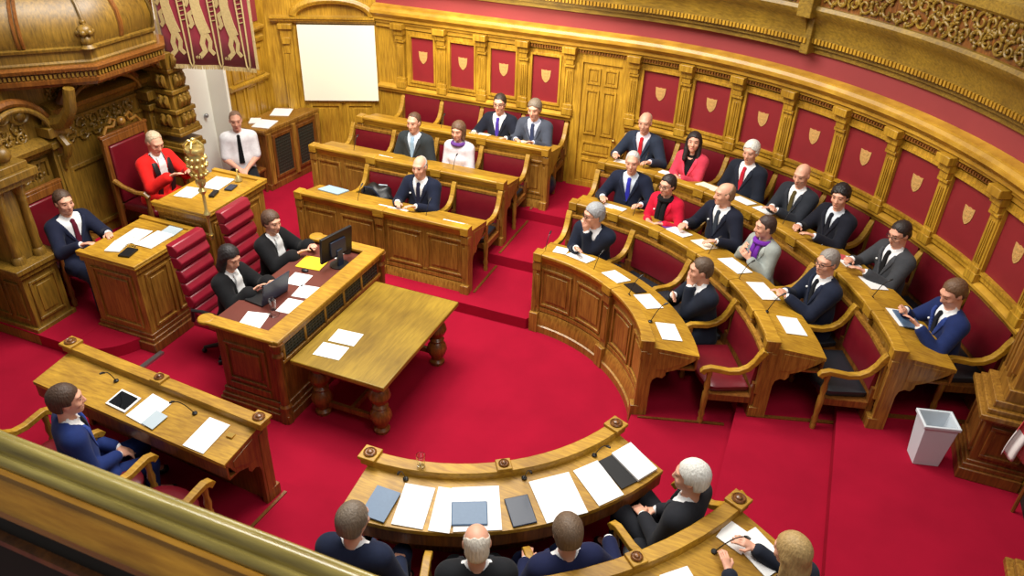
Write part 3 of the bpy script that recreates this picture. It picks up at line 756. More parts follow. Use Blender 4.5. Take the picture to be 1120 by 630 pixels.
for a, b in ((3.46, 3.68), (3.72, 3.95), (3.99, 4.2)): ring(m, a, b, .9, 1.66, .03, -.01, .025, west_map); ring(m, a, b, 1.76, 2.2, .03, -.01, .025, west_map)
build('wainscot_panel', m, M['oak_wall'], wall_w)
for z, t in ((1.66, .07), (2.26, .05), (2.42, .09)):
    m = MB(); m.ext([(-.01, z), (t*.6, z), (t, z+.04), (t, z+.07), (-.01, z+.10)], 3.36, 4.25, 1, west_map); build('cornice', m, M['oak_wall'], wall_w)
m = MB(); m.bx(3.4, 4.2, -.01, .012, 2.56, 3.3, 1, west_map); build('red_frieze', m, M['frieze'], wall_w)
wl = MB(); wl.bx(-2.5, 3.36, -.2, 0, 0, 4.4, 1, line_map((-5.85, 0), (0, 1), (1, 0))); wl.bx(3.31, 3.36, -.12, .34, 0, 4.2, 1, line_map((-5.85, 0), (0, 1), (1, 0)))
wall_p = tag(build('wall_left_plaster', wl, M['plaster'], smooth=0), kind='structure')
d2 = empty('door_2', (-5.84, 2.85, 0), kind='structure'); m = MB(); m.bx(2.45, 3.25, .0, .03, .05, 2.4, 1, line_map((-5.85, 0), (0, 1), (1, 0))); build('door_leaf', m, M['plaster'], d2, bevel=.01)
m = MB(); m.ball((-5.78, 3.1, 1.35), .035, 10, 8); build('door_knob', m, M['steel'], d2)
# dais
m = MB(); m.bx(-.95, 1.99, 0, 1.35, 0, T1, 1, line_map((-5.85, 0), (0, 1), (1, 0)))
c = (-4.5, -.35)
m.add([(c[0], c[1], z) for z in (0, T1-.003)]+[(c[0]+.62*math.cos(t), c[1]+.62*math.sin(t), z) for z in (0, T1-.003) for t in np.linspace(-PI/2-.3, .2, 14)],
      [(0, 3+i, 2+i) for i in range(13)]+[(1, 16+i, 17+i) for i in range(13)]+[(2+i, 3+i, 17+i, 16+i) for i in range(13)])
tag(build('floor_dais', m, M['carpet'], smooth=20), kind='structure')
m = MB(); m.bx(.50, 2.2, 0, 1.45, T1-.01, T3, 1, line_map((-5.85, 0), (0, 1), (1, 0))); tag(build('floor_dais', m, M['carpet'], smooth=0), kind='structure')

# ------------------------------------------------------------------ rows of desks and seats
def zt(rim, d, d0): return rim-.07-.07*(d-d0-.07)/.45
def rosette(m, c, r):
    x, y, z = c
    m.lathe([(r, 0), (r, .012), (r*.85, .02), (r*.7, .012), (r*.55, .012), (r*.42, .026), (r*.2, .032), (.001, .033)], (x, y, z), 14)
def desk_row(label, mp, u0, u1, d0, rim, zf, zb, bays, arc=False, caps=False, group=None, panels_per=2, mat='oak', top='oak_top', depth=.46, plain_front=False):
    uw = (lambda w: w/d0) if arc else (lambda w: w)
    um = (u0+u1)/2; x, y = mp(um, d0+.2); n = max(1, int(abs(u1-u0)*(14 if arc else 0))) if arc else 1
    root = empty('bench_desk', (x, y, zf), label, 'desk', group); W = M[mat]
    m = MB(); m.ext([(d0, zf), (d0+.05, zf), (d0+.05, rim-.06), (d0, rim-.06)], u0, u1, n, mp); build('front_panel', m, W, root)
    m = MB(); m.ext([(d0-.07, zf), (d0+.01, zf), (d0+.01, zf+.27), (d0-.015, zf+.265), (d0-.03, zf+.23), (d0-.045, zf+.16), (d0-.05, zf+.10), (d0-.07, zf+.09)], u0, u1, n, mp); build('base_moulding', m, W, root)
    m = MB(); m.ext([(d0-.055, rim-.035), (d0-.055, rim-.008), (d0-.045, rim), (d0+.06, rim), (d0+.065, rim-.008), (d0+.065, rim-.10), (d0-.005, rim-.14), (d0-.012, rim-.10), (d0-.035, rim-.075), (d0-.04, rim-.04)], u0, u1, n, mp); build('top_rail', m, M[top], root)
    m = MB(); m.ext([(d0+.055, rim-.068), (d0+.06+depth, rim-.068-.072*depth/.46), (d0+.06+depth, rim-.105-.072*depth/.46), (d0+.055, rim-.10)], u0, u1, n, mp); build('writing_surface', m, M[top], root)
    m = MB(); m.ext([(d0+.03+depth, rim-.17), (d0+.05+depth, rim-.17), (d0+.05+depth, rim-.30), (d0+.03+depth, rim-.30)], u0, u1, n, mp); m.ext([(d0+.05, rim-.30), (d0+.04+depth, rim-.30), (d0+.04+depth, rim-.32), (d0+.05, rim-.32)], u0, u1, n, mp); build('book_shelf', m, M['oak_dark'], root)
    us = [u0+(u1-u0)*i/bays for i in range(bays+1)]
    if not plain_front:
        for i, u in enumerate(us):
            hw = uw(.055)*(1 if u1 > u0 else -1); lo = u if i == 0 else u-hw; hi = u if i == bays else u+hw
            if i == 0: hi = u+hw*1.7
            if i == bays: lo = u-hw*1.7
            m = MB(); m.bx(lo, hi, d0-.035, d0+.01, zf+.26, rim-.13, 2, mp); m.bx(lo-hw*.15, hi+hw*.15, d0-.085, d0+.01, zf, zf+.27, 2, mp); m.bx(lo-hw*.1, hi+hw*.1, d0-.055, d0+.01, rim-.22, rim-.12, 2, mp); m.bx(lo+hw*.3, hi-hw*.3, d0-.045, d0, zf+.36, rim-.28, 2, mp)
            build('pilaster', m, W, root, bevel=.005)
        for i in range(bays):
            a, b = us[i], us[i+1]; sg = 1 if b > a else -1; pw = uw(.10)*sg; gap = uw(.035)*sg
            for k in range(panels_per):
                p0 = a+pw+(b-a-2*pw)*k/panels_per+(gap if k else 0); p1 = a+pw+(b-a-2*pw)*(k+1)/panels_per-(gap if k < panels_per-1 else 0)
                z0, z1 = zf+.36, rim-.20; nn = 3 if arc else 1; w = uw(.025)*sg
                m = MB()
                for za, zb_ in ((z0, z0+.03), (z1-.03, z1)): m.bx(p0, p1, d0-.018, d0+.005, za, zb_, nn, mp)
                for ua in (p0, p1-w): m.bx(ua, ua+w, d0-.018, d0+.005, z0, z1, 1, mp)
                m.bx(p0+w*2.6, p1-w*2.6, d0-.012, d0+.005, z0+.08, z1-.08, nn, mp); build('raised_panel', m, W, root, bevel=.004)
            m = MB(); m.ext([(d0-.016, zf+.28), (d0+.004, zf+.28), (d0+.004, zf+.33), (d0-.016, zf+.33)], a+pw*.6, b-pw*.6, n, mp); m.ext([(d0-.012, zf+.345), (d0+.004, zf+.345), (d0+.004, zf+.352), (d0-.012, zf+.352)], a+pw*.6, b-pw*.6, n, mp); build('apron_bead', m, W, root)
    ew = uw(.05)*(1 if u1 > u0 else -1)
    for ua, ub in ((u0-ew*.02, u0+ew), (u1-ew, u1+ew*.02)):
        e = d0+.06+depth
        prof = [(d0-.05, zf), (d0+.12, zf), (d0+.12, zf+.05), (d0+.085, zf+.08), (d0+.085, rim-.52), (d0+.10, rim-.46), (d0+.14, rim-.43), (d0+.19, rim-.44), (d0+.22, rim-.40), (d0+.22, rim-.36), (d0+.30, rim-.33), (d0+.36, rim-.29), (e-.05, rim-.21), (e+.005, rim-.145), (d0+.06, rim-.072), (d0+.066, rim+.002), (d0-.05, rim+.002)]
        m = MB(); m.ext(prof, ua, ub, 1, mp); ep = build('end_panel', m, W, root, bevel=.004)
        uo = ua-ew*.10 if (ua == u0-ew*.02) else ub+ew*.10
        m = MB(); m.ext([(d0+.12, rim-.33), (d0+.20, rim-.33), (d0+.36, rim-.24), (e-.09, rim-.17), (d0+.12, rim-.12)], uo, (ua+ub)/2, 1, mp); m.ext([(d0-.02, zf+.10), (d0+.055, zf+.10), (d0+.055, rim-.14), (d0-.02, rim-.14)], uo, (ua+ub)/2, 1, mp); build('end_inlay', m, W, ep, bevel=.003)
        uo = ua if ua == u0-ew*.02 else ub
    if caps:
        for i, u in enumerate(us):
            sc_ = .075 if i in (0, bays) else .06
            x, y = mp(u, d0+.008); dx = np.array(mp(u, d0+.1))-np.array((x, y)); ang = math.atan2(dx[1], dx[0])
            m = MB(); m.rot_box((x, y, rim+.012), (sc_*2, sc_*2, .03), ang); m.rot_box((x, y, rim-.03), (sc_*1.6, sc_*1.6, .06), ang); cb = build('post_cap', m, M[top], root, bevel=.006)
            m = MB(); rosette(m, (x, y, rim+.026), sc_*.72); build('carved_rosette', m, M['oak_dark'], cb)
    elif not plain_front:
        for i, u in enumerate(us):
            hw = uw(.075)*(1 if u1 > u0 else -1); lo, hi = (u, u+hw*1.4) if i == 0 else ((u-hw*1.4, u) if i == bays else (u-hw, u+hw))
            m = MB(); m.bx(lo, hi, d0-.07, d0+.07, rim-.10, rim+.006, 2, mp); build('post_cap', m, M[top], root, bevel=.006)
    return root
def seat_plan(mp, uc, hw, da, db, z0, z1, arc, rr=.16):
    pts = []
    f = (lambda d: 1/d) if arc else (lambda d: 1)
    for i in range(13):                                  # rounded front edge at d = da
        t = PI+PI*i/12; pts.append((math.cos(t)*1.0, da+rr+math.sin(t)*rr))
    pts += [(1, db), (-1, db)]
    return pts
def seat_cushion(mp, uc, hw, da, db, z, arc, th=.075):
    f = (lambda d: 1/d) if arc else (lambda d: 1.0)
    pts = seat_plan(mp, uc, hw, da, db, 0, 0, arc); m = MB(); k = len(pts); vs = []; fs = []
    cd = (da+db)/2
    for sc_, zz in ((.96, z-th), (1, z-th*.6), (1, z-th*.15), (.95, z), (.7, z+.012), (.3, z+.018)):
        for px, d in pts:
            dd = cd+(d-cd)*sc_; vs.append(mp(uc+px*hw*sc_*f(dd), dd)+(zz,))
    for L in range(5):
        for j in range(k): fs.append((L*k+j, L*k+(j+1) % k, (L+1)*k+(j+1) % k, (L+1)*k+j))
    fs += [tuple(range(k))[::-1], tuple(5*k+j for j in range(k))]
    return m.add(vs, fs)
ARM_C = [(-.015, .96), (-.05, .90), (-.085, .82), (-.14, .74), (-.22, .69), (-.32, .675), (-.42, .69), (-.50, .70), (-.555, .675), (-.575, .64)]
def offset_strip(pts, w):
    L, Rr = [], []
    for i, p in enumerate(pts):
        a = pts[max(0, i-1)]; b = pts[min(len(pts)-1, i+1)]; t = (b[0]-a[0], b[1]-a[1]); l = math.hypot(*t); nx, nz = -t[1]/l, t[0]/l
        ww = w*(1 if 1 < i < len(pts)-2 else 1.15); L.append((p[0]+nx*ww, p[1]+nz*ww)); Rr.append((p[0]-nx*ww, p[1]-nz*ww))
    return L+Rr[::-1]
def bench(label, mp, edges, D, z, arc=False, maroon=(), group=None, back_top=.90, back_bot=.50, wall_back=False, mat='oak', cushion='leather_black'):
    f = (lambda d: 1/d) if arc else (lambda d: 1.0)
    um = (edges[0]+edges[-1])/2; x, y = mp(um, D-.3)
    root = empty('upholstered_bench', (x, y, z), label, 'bench', group)
    sg = 1 if edges[-1] > edges[0] else -1; n = max(1, int(abs(edges[-1]-edges[0])*12)) if arc else 1
    m = MB(); m.ext([(D-.06, z), (D-.004, z), (D-.004, z+back_bot+.05), (D-.06, z+back_bot+.05)], edges[0], edges[-1], n, mp); m.ext([(D-.47, z+.30), (D-.05, z+.30), (D-.05, z+.375), (D-.47, z+.375)], edges[0], edges[-1], n, mp); build('seat_frame', m, M['oak_dark'], root)
    for i in range(len(edges)-1):
        a, b = edges[i], edges[i+1]; uc = (a+b)/2; hw = abs(b-a)/2*((D-.3) if arc else 1)-.045
        build('seat_cushion', seat_cushion(mp, uc, hw, D-.56, D-.07, z+.455, arc), M['leather' if i in maroon else cushion], root)
        w = (b-a)*.055; nn = max(1, n//(len(edges)-1))
        m = MB(); m.ext([(D-.075, z+back_bot), (D-.004, z+back_bot), (D-.004, z+back_top), (D-.03, z+back_top), (D-.045, z+back_top-.03), (D-.065, z+back_bot+.15)], a+w, b-w, nn, mp); br = build('backrest', m, M['leather'], root)
        m = MB(); m.ext([(D-.05, z+back_top-.012), (D-.004, z+back_top-.012), (D-.004, z+back_top+.022), (D-.05, z+back_top+.022)], a+w*.6, b-w*.6, nn, mp); build('back_rail', m, M[mat], br)
    for i, e in enumerate(edges):
        w = .032*f(D-.3)
        m = MB(); m.ext([(D+dx, z+dz*1.0) for dx, dz in offset_strip(ARM_C, .026)], e-w, e+w, 1, mp)
        x, y = mp(e, D-.555); t = np.array(mp(e+.03*f(D-.555), D-.555))-np.array((x, y))
        ar = build('armrest', m, M['oak_top' if mat == 'oak' else mat], root, bevel=.006)
        m = MB(); m.bx(e-w*.8, e+w*.8, D-.035, D-.004, z+.45, z+back_top+.03, 1, mp); build('back_stile', m, M[mat], ar)
        m = MB(); px, py = mp(e, D-.50)
        m.lathe([(.028, 0), (.030, .05), (.022, .07), (.034, .12), (.024, .17), (.030, .24), (.032, .27), (.032, .40), (.022, .42), (.034, .50), (.022, .57), (.028, .62), (.028, .68)], (px, py, z), 12); build('leg', m, M[mat], root)
    return root
# far block (three straight rows)
G_FAR = 'straight rows of bench desks left of the far aisle'
desk_row('straight panelled oak bench desk, front row, facing the brown table', far_map, -3.40, -.88, 1.97, 1.08, 0, T1, 2, group=G_FAR)
desk_row('straight oak bench desk, middle row, behind the man in navy suit', far_map, -3.93, -.88, 3.10, 1.23, T1, T2, 3, group=G_FAR)
desk_row('straight oak bench desk, back row nearest the red wall panels', far_map, -3.74, -.62, 4.10, 1.38, T2, T3, 3, group=G_FAR)
lin = lambda a, b, n: [a+(b-a)*i/n for i in range(n+1)]
bench('oak and maroon leather bench holding a black bag and one man, front straight row', far_map, lin(-2.96, -.92, 3), 3.10-.035, T1, group='benches of the straight rows')
bench('oak and maroon leather bench with woman in white blouse, middle straight row', far_map, lin(-3.80, -.92, 4), 4.10-.035, T2, group='benches of the straight rows')
bench('maroon leather bench against the far wall left of the door', far_map, lin(-3.52, -.72, 4), WALL_R, T3, group='benches of the straight rows', back_top=1.03)
# curved block on the right
G_C = 'curved rows of bench desks on the right'
CUR = [(18, 88.4, 1.78, 1.08, 0, T1), (18, 88.4, 2.95, 1.23, T1, T2), (16.5, 88.2, 4.03, 1.38, T2, T3)]
desk_row('curved panelled oak bench desk, front row round the red carpet', arc_map, R(88.4), R(18), 1.78, 1.08, 0, T1, 2, True, group=G_C)
desk_row('curved oak bench desk, middle row of the right block', arc_map, R(88.4), R(16.4), 2.95, 1.23, T1, T2, 6, True, group=G_C)
desk_row('curved oak bench desk, back row of the right block', arc_map, R(88.2), R(13.6), 4.03, 1.38, T2, T3, 7, True, group=G_C)
bench('curved maroon leather bench, front row, with one empty red seat at its end', arc_map, [R(a) for a in (88, 70.2, 52.4, 34.6, 16.8)], 2.95-.035, T1, True, maroon=(3,), group='curved benches on the right')
bench('curved maroon leather bench, middle row, with black seat empty at its end', arc_map, [R(a) for a in lin(88, 15, 6)], 4.03-.035, T2, True, group='curved benches on the right')
bench('curved maroon leather bench along the crested wall panels', arc_map, [R(a) for a in (87.5, 78.7, 70.2, 61.8, 53.3, 44.8, 36, 27, 17.5)], WALL_R, T3, True, group='curved benches on the right', back_top=1.03)
# near block (foreground)
G_N = 'bench desks in the foreground'
desk_row('curved oak bench desk in the foreground covered with white papers', arc_map, R(-89), R(-23.6), 1.88, 1.08, 0, T1, 2, True, caps=True, group=G_N)
desk_row('curved oak bench desk at the bottom edge beside blonde woman', arc_map, R(-80), R(-25.6), 3.10, 1.23, T1, T2, 3, True, caps=True, group=G_N)
bench('curved leather bench under the four men in the foreground', arc_map, [R(a) for a in (-88, -71.5, -55, -38.5, -22)], 3.10-.035, T1, True, group='benches in the foreground', back_top=.84)
bench('curved bench under the blonde woman in bottom right', arc_map, [R(a) for a in (-62, -50, -38, -26)], 4.14, T2, True, group='benches in the foreground', back_top=.84)
desk_row('straight oak desk with tablet in front of man in blue suit', near_map, -3.26, -1.02, 1.82, 1.08, 0, T1, 2, caps=True, group=G_N, mat='oak_dark', depth=.39)
bench('bench with maroon seat under the man in blue suit', near_map, lin(-2.95, -1.1, 3), 2.94, T1, maroon=(2,), group='benches in the foreground', back_top=.74, cushion='leather')

# ------------------------------------------------------------------ brown table
t = empty('table', (-1.04, .02, 0), 'large plain oak table in front of the clerks with two papers', 'table')
m = MB(); m.bx(-1.56, -.50, -.80, .85, .715, .765); build('tabletop', m, M['oak_table'], t, bevel=.008)
m = MB(); m.bx(-1.46, -.60, -.70, .75, .61, .715); build('apron', m, M['oak_dark'], t, bevel=.006)
for x in (-1.38, -.68):
    for y in (-.60, .65):
        m = MB(); m.lathe([(.075, 0), (.085, .04), (.06, .07), (.07, .10), (.10, .16), (.115, .21), (.10, .27), (.065, .31), (.085, .34), (.06, .37), (.095, .42), (.115, .47), (.10, .53), (.075, .56), (.085, .60), (.08, .64)], (x, y, 0), 18)
        build('leg', m, M['oak_dark'], t)
m = MB(); m.bx(-1.05, -1.01, -.6, .65, .12, .18); m.bx(-1.38, -.68, -.62, -.58, .12, .18); m.bx(-1.38, -.68, .63, .67, .12, .18); build('stretcher', m, M['oak_dark'], t)

# ------------------------------------------------------------------ clerks' desk
cd = empty('clerks_desk', (-2.06, .12, 0), 'panelled oak double desk of the two clerks with grille front', 'desk')
X0, X1, Y0, Y1 = -2.50, -1.64, -.86, 1.10
m = MB(); m.bx(X1-.06, X1, Y0, Y1, 0, .99); m.bx(X0+.12, X1, Y0, Y0+.05, 0, .99); m.bx(X0+.12, X1, Y1-.05, Y1, 0, .99); build('carcass', m, M['oak_dark'], cd, bevel=.004)
def rect_mould(m, x0, x1, y0, y1, z0, z1, o):
    m.bx(x0-o, x1+o, y0-o, y0+.02, z0, z1); m.bx(x0-o, x1+o, y1-.02, y1+o, z0, z1); m.bx(x1-.02, x1+o, y0, y1, z0, z1)
m = MB(); rect_mould(m, X0+.12, X1, Y0, Y1, 0, .10, .06); rect_mould(m, X0+.12, X1, Y0, Y1, .10, .15, .04); rect_mould(m, X0+.12, X1, Y0, Y1, .15, .22, .02); build('plinth', m, M['oak_dark'], cd, bevel=.008)
m = MB(); m.bx(X1-.16, X1+.05, Y0-.04, Y1+.04, .99, 1.03); m.bx(X0, X1, Y0-.05, Y0+.10, .99, 1.03); m.bx(X0, X1, Y1-.10, Y1+.05, .99, 1.03)
for y in (Y0+.02, Y1-.02): m.lathe([(.001, -.022), (.085, -.022), (.09, 0), (.085, .025), (.001, .025)], (X0+.01, y, 1.01), 16)
build('raised_rim', m, M['oak_top'], cd, bevel=.010)
m = MB(); m.bx(X0+.02, X1-.10, Y0+.06, Y1-.06, .94, .965); build('leather_top', m, M['leather_desk'], cd)
m = MB(); m.bx(X0+.02, X1-.02, Y0+.02, Y1-.02, .90, .94); build('desk_board', m, M['oak'], cd)
m = MB(); m.bx(X1-.01, X1+.03, Y0, Y1, .93, .99); m.bx(X1-.01, X1+.02, Y0, Y1, .70, .74); build('front_bead', m, M['oak'], cd, bevel=.006)
for k in range(5):
    a = Y0+.10+(Y1-Y0-.16)*k/5; b = a+(Y1-Y0-.16)/5-.05
    m = MB(); m.bx(X1-.01, X1+.008, a, b, .76, .92); g = build('grille_panel', m, M['grille'], cd, smooth=0)
    m = MB()
    for q in np.linspace(a, b, 7): m.bx(X1, X1+.016, q-.004, q+.004, .76, .92)
    for q in np.linspace(.78, .90, 4): m.bx(X1, X1+.018, a, b, q-.004, q+.004)
    build('lattice', m, M['grille'], g, smooth=0)
    m = MB(); m.bx(X1-.01, X1+.02, a-.04, a-.008, .74, .94); build('mullion', m, M['oak'], cd, bevel=.003)
for y, sg in ((Y0, -1), (Y1, 1)):
    for xa, xb in ((X0+.20, X1-.16),):
        m = MB(); y0, y1 = sorted((y-sg*.01, y+sg*.018))
        m.bx(xa, xb, y0, y1, .36, .39); m.bx(xa, xb, y0, y1, .80, .83); m.bx(xa, xa+.03, y0, y1, .36, .83); m.bx(xb-.03, xb, y0, y1, .36, .83); m.bx(xa+.08, xb-.08, y0, y1, .44, .75); build('raised_panel', m, M['oak_dark'], cd, bevel=.005)
        m = MB(); m.bx(xa, xb, y0, y1, .24, .32); build('raised_panel', m, M['oak_dark'], cd, bevel=.005)
for y in (Y0-.005, Y1+.005):
    m = MB(); m.lathe([(.07, 0), (.07, .1), (.055, .13), (.065, .2), (.045, .23), (.05, .28), (.042, .5), (.046, .80), (.06, .84), (.045, .88), (.07, .93), (.07, .99)], (X1+.0, y, 0), 14); build('corner_column', m, M['oak_dark'], cd)

# ------------------------------------------------------------------ deputy's and presiding officer's desks
def panel_desk(name, label, x0, x1, y0, y1, z0, z1, gr, front_n, side_n):
    e = empty(name, ((x0+x1)/2, (y0+y1)/2, z0), label, 'desk', gr)
    m = MB(); m.bx(x1-.05, x1, y0, y1, z0, z1-.05); m.bx(x0, x1, y0, y0+.05, z0, z1-.05); m.bx(x0, x1, y1-.05, y1, z0, z1-.05); build('carcass', m, M['oak'], e, bevel=.004)
    m = MB(); m.bx(x0-.03, x1+.05, y0-.05, y1+.05, z1-.05, z1-.015); build('desk_top', m, M['oak_top'], e, bevel=.012)
    m = MB(); m.bx(x1-.03, x1+.05, y0-.05, y1+.05, z1-.015, z1+.012); m.bx(x0-.03, x1, y0-.05, y0+.02, z1-.015, z1+.012); m.bx(x0-.03, x1, y1-.02, y1+.05, z1-.015, z1+.012); build('raised_rim', m, M['oak_top'], e, bevel=.006)
    m = MB(); rect_mould(m, x0, x1, y0, y1, z1-.12, z1-.05, .025); build('frieze_moulding', m, M['oak'], e, bevel=.006)
    m = MB(); rect_mould(m, x0, x1, y0, y1, z0, z0+.12, .06); rect_mould(m, x0, x1, y0, y1, z0+.12, z0+.17, .035); rect_mould(m, x0, x1, y0, y1, z0+.17, z0+.22, .015); build('plinth', m, M['oak_dark'], e, bevel=.008)
    for k in range(front_n):
        a = y0+.07+(y1-y0-.14)*k/front_n+.02; b = y0+.07+(y1-y0-.14)*(k+1)/front_n-.02
        m = MB(); ring(m, a, b, z0+.28, z1-.17, .03, -.01, .018, line_map((x1, 0), (0, 1), (1, 0))); m.bx(x1-.01, x1+.014, a+.07, b-.07, z0+.36, z1-.25); build('raised_panel', m, M['oak'], e, bevel=.005)
    for k in range(side_n):
        a = x0+.07+(x1-x0-.14)*k/side_n+.02; b = x0+.07+(x1-x0-.14)*(k+1)/side_n-.02
        for yy, nn in ((y0, -1), (y1, 1)):
            m = MB(); ring(m, a, b, z0+.28, z1-.17, .03, -.01, .018, line_map((0, yy), (1, 0), (0, nn))); m.bx(a+.07, b-.07, min(yy-nn*.01, yy+nn*.014), max(yy-nn*.01, yy+nn*.014), z0+.36, z1-.25); build('raised_panel', m, M['oak'], e, bevel=.005)
    return e
panel_desk('side_desk', 'tall panelled oak desk in front of seated man in navy suit', -4.50, -3.74, -.48, .42, 0, 1.14, 'desks below the canopy', 2, 1)
panel_desk('presiding_desk', 'highest oak desk before the man in scarlet robe', -4.34, -3.60, .53, 1.56, 0, 1.34, 'desks below the canopy', 2, 1)

# ------------------------------------------------------------------ chairs
def clerk_chair(label, x, y, ang):
    e = empty('swivel_chair', (x, y, 0), label, 'chair', 'maroon swivel chairs of the clerks')
    tr = lambda p: (x+p[0]*math.cos(ang)-p[1]*math.sin(ang), y+p[0]*math.sin(ang)+p[1]*math.cos(ang), p[2])
    # local +x is forward
    nseg = 9
    def slab_back(z0, z1, th):
        m = MB(); k = max(1, round((z1-z0)/.15))
        for i in range(k):
            a = z0+(z1-z0)*i/k; b = z0+(z1-z0)*(i+1)/k-.002
            lean = lambda z: -.20-(z-.5)*.16
            pts = [(lean(a)-.03, -.24, a), (lean(a)-.03, .24, a), (lean(b)-.03, .24, b), (lean(b)-.03, -.24, b), (lean(a)+th*.6, -.24, a), (lean(a)+th*.6, .24, a), (lean(b)+th*.6, .24, b), (lean(b)+th*.6, -.24, b), (lean((a+b)/2)+th, -.22, (a+b)/2), (lean((a+b)/2)+th, .22, (a+b)/2)]
            m.add([tr(p) for p in pts], [(0, 1, 2, 3), (0, 4, 5, 1), (1, 5, 9, 6, 2), (3, 2, 6, 7), (0, 3, 7, 8, 4), (4, 8, 9, 5), (8, 7, 6, 9)])
        return m
    build('backrest', slab_back(.50, 1.12, .09), M['leather_bright'], e, bevel=.018)
    build('headrest', slab_back(1.14, 1.42, .10), M['leather_bright'], e, bevel=.012)
    m = MB(); m.rot_box(tr((.02, 0, .47)), (.50, .50, .10), ang); build('seat', m, M['leather_bright'], e, bevel=.03)
    for s in (-1, 1):
        m = MB(); m.tube([tr(p) for p in ((-.18, s*.27, .52), (-.14, s*.29, .68), (.0, s*.29, .70), (.16, s*.29, .70), (.18, s*.28, .54))], .022, 8); build('armrest', m, M['black'], e)
    m = MB(); m.lathe([(.03, .08), (.03, .42)], (x, y, 0), 10); build('pedestal', m, M['steel'], e)
    for k in range(5):
        a = ang+2*PI*k/5; m = MB(); m.tube([(x, y, .10), (x+.28*math.cos(a), y+.28*math.sin(a), .07)], [.03, .02], 8); lg = build('base_arm', m, M['black'], e)
        m = MB(); m.ball((x+.28*math.cos(a), y+.28*math.sin(a), .03), .03, 10, 8); build('castor', m, M['black'], lg)
clerk_chair('maroon ribbed high-back swivel chair of clerk with long dark hair, nearer one', -2.98, -.12, 0)
clerk_chair('maroon ribbed high-back swivel chair of short-haired clerk, farther one', -3.04, .72, 0)
def throne_chair(name, label, x, y, z, w, h, lm):
    e = empty(name, (x, y, z), label, 'chair', 'high carved chairs under the canopy')
    m = MB(); m.bx(x-.36, x-.30, y-w-.06, y-w, z, z+h); m.bx(x-.36, x-.30, y+w, y+w+.06, z, z+h); m.bx(x-.36, x-.30, y-w-.06, y+w+.06, z+h-.10, z+h); m.bx(x-.36, x-.30, y-w-.08, y+w+.08, z+h, z+h+.04); m.bx(x-.36, x-.31, y-w, y+w, z+.35, z+.46); build('back_frame', m, M['oak_dark'], e, bevel=.008)
    m = MB(); m.bx(x-.34, x-.28, y-w+.01, y+w-.01, z+.48, z+h-.11); build('backrest', m, lm, e, bevel=.02)
    m = MB(); m.bx(x-.30, x+.24, y-w, y+w, z+.38, z+.48); build('seat', m, lm, e, bevel=.03)
    for s in (-1, 1):
        yy = y+s*(w+.03)
        m = MB(); m.tube([(x-.32, yy, z+.80), (x-.18, yy, z+.74), (x+.02, yy, z+.70), (x+.16, yy, z+.71), (x+.22, yy, z+.67)], [.035, .03, .03, .036, .03], 8); build('armrest', m, M['oak'], e)
        m = MB(); m.lathe([(.03, 0), (.035, .08), (.022, .12), (.036, .2), (.025, .3), (.034, .38), (.034, .5), (.022, .55), (.03, .68)], (x+.19, yy, z), 12); build('leg', m, M['oak_dark'], e)
    if h > 1.3:
        m = MB()
        for s in (-1, 1): m.tube([(x-.33, y+s*q, z+h+.04+r_) for q, r_ in ((w, 0), (w*.8, .08), (w*.45, .06), (w*.3, .13), (w*.5, .16), (w*.62, .11))], .022, 7)
        m.ball((x-.33, y, z+h+.13), .06, 12, 8); build('carved_crest', m, M['oak'], e)
throne_chair('throne_chair', 'high-backed carved chair with maroon leather behind man in scarlet robe', -5.06, 1.22, T3, .30, 1.36, M['leather'])
throne_chair('side_chair', 'high-backed oak chair with maroon leather behind man in navy suit at far left', -5.28, -.02, T1, .28, 1.28, M['leather'])
e = empty('wooden_chair', (-5.20, 3.26, T1), 'plain wooden chair under the uniformed man by the cabinet', 'chair')
m = MB(); m.bx(-5.42, -5.0, 3.04, 3.34, T1+.37, T1+.41); build('seat', m, M['oak_dark'], e, bevel=.01)
m = MB(); m.bx(-5.42, -5.39, 3.05, 3.33, T1+.58, T1+.80); build('backrest', m, M['oak_dark'], e, bevel=.01)
for x in (-5.40, -5.03):
    for y in (3.06, 3.32): m = MB(); m.lathe([(.02, 0), (.022, .80 if x < -5.3 else .39)], (x, y, T1), 8); build('leg', m, M['oak_dark'], e)

# ------------------------------------------------------------------ canopy and carved screen behind the chairs
ts = empty('throne_screen', (-5.7, .6, 0), 'tall carved oak screen with pilasters behind the two high chairs', 'screen wall')
WM = line_map((-5.70, 0), (0, 1), (1, 0)); OT = M['oak_throne']
m = MB(); m.bx(-1.9, 2.26, -.14, 0, 0, 2.75, 1, WM); build('screen_back', m, OT, ts)
for y, w in ((-.42, .09), (.42, .09), (1.98, .12)):
    m = MB(); m.bx(y-w, y+w, -.01, .12, .12, 2.0, 1, WM); m.bx(y-w*.6, y+w*.6, .12, .14, 1.0, 1.75, 1, WM); m.bx(y-w-.03, y+w+.03, -.01, .17, .0, .5, 1, WM); m.bx(y-w-.02, y+w+.02, -.01, .15, .5, .58, 1, WM); m.bx(y-w-.03, y+w+.03, -.01, .18, 1.85, 1.93, 1, WM); m.bx(y-w-.05, y+w+.05, -.01, .22, 2.0, 2.12, 1, WM); build('pilaster', m, OT, ts, bevel=.008)
    m = MB(); m.tube([WM(y, .20)+(1.99,), WM(y, .28)+(1.9,), WM(y, .25)+(1.78,), WM(y, .17)+(1.7,), WM(y, .15)+(1.58,)], [.05, .055, .05, .04, .03], 8); build('scroll_bracket', m, OT, ts)
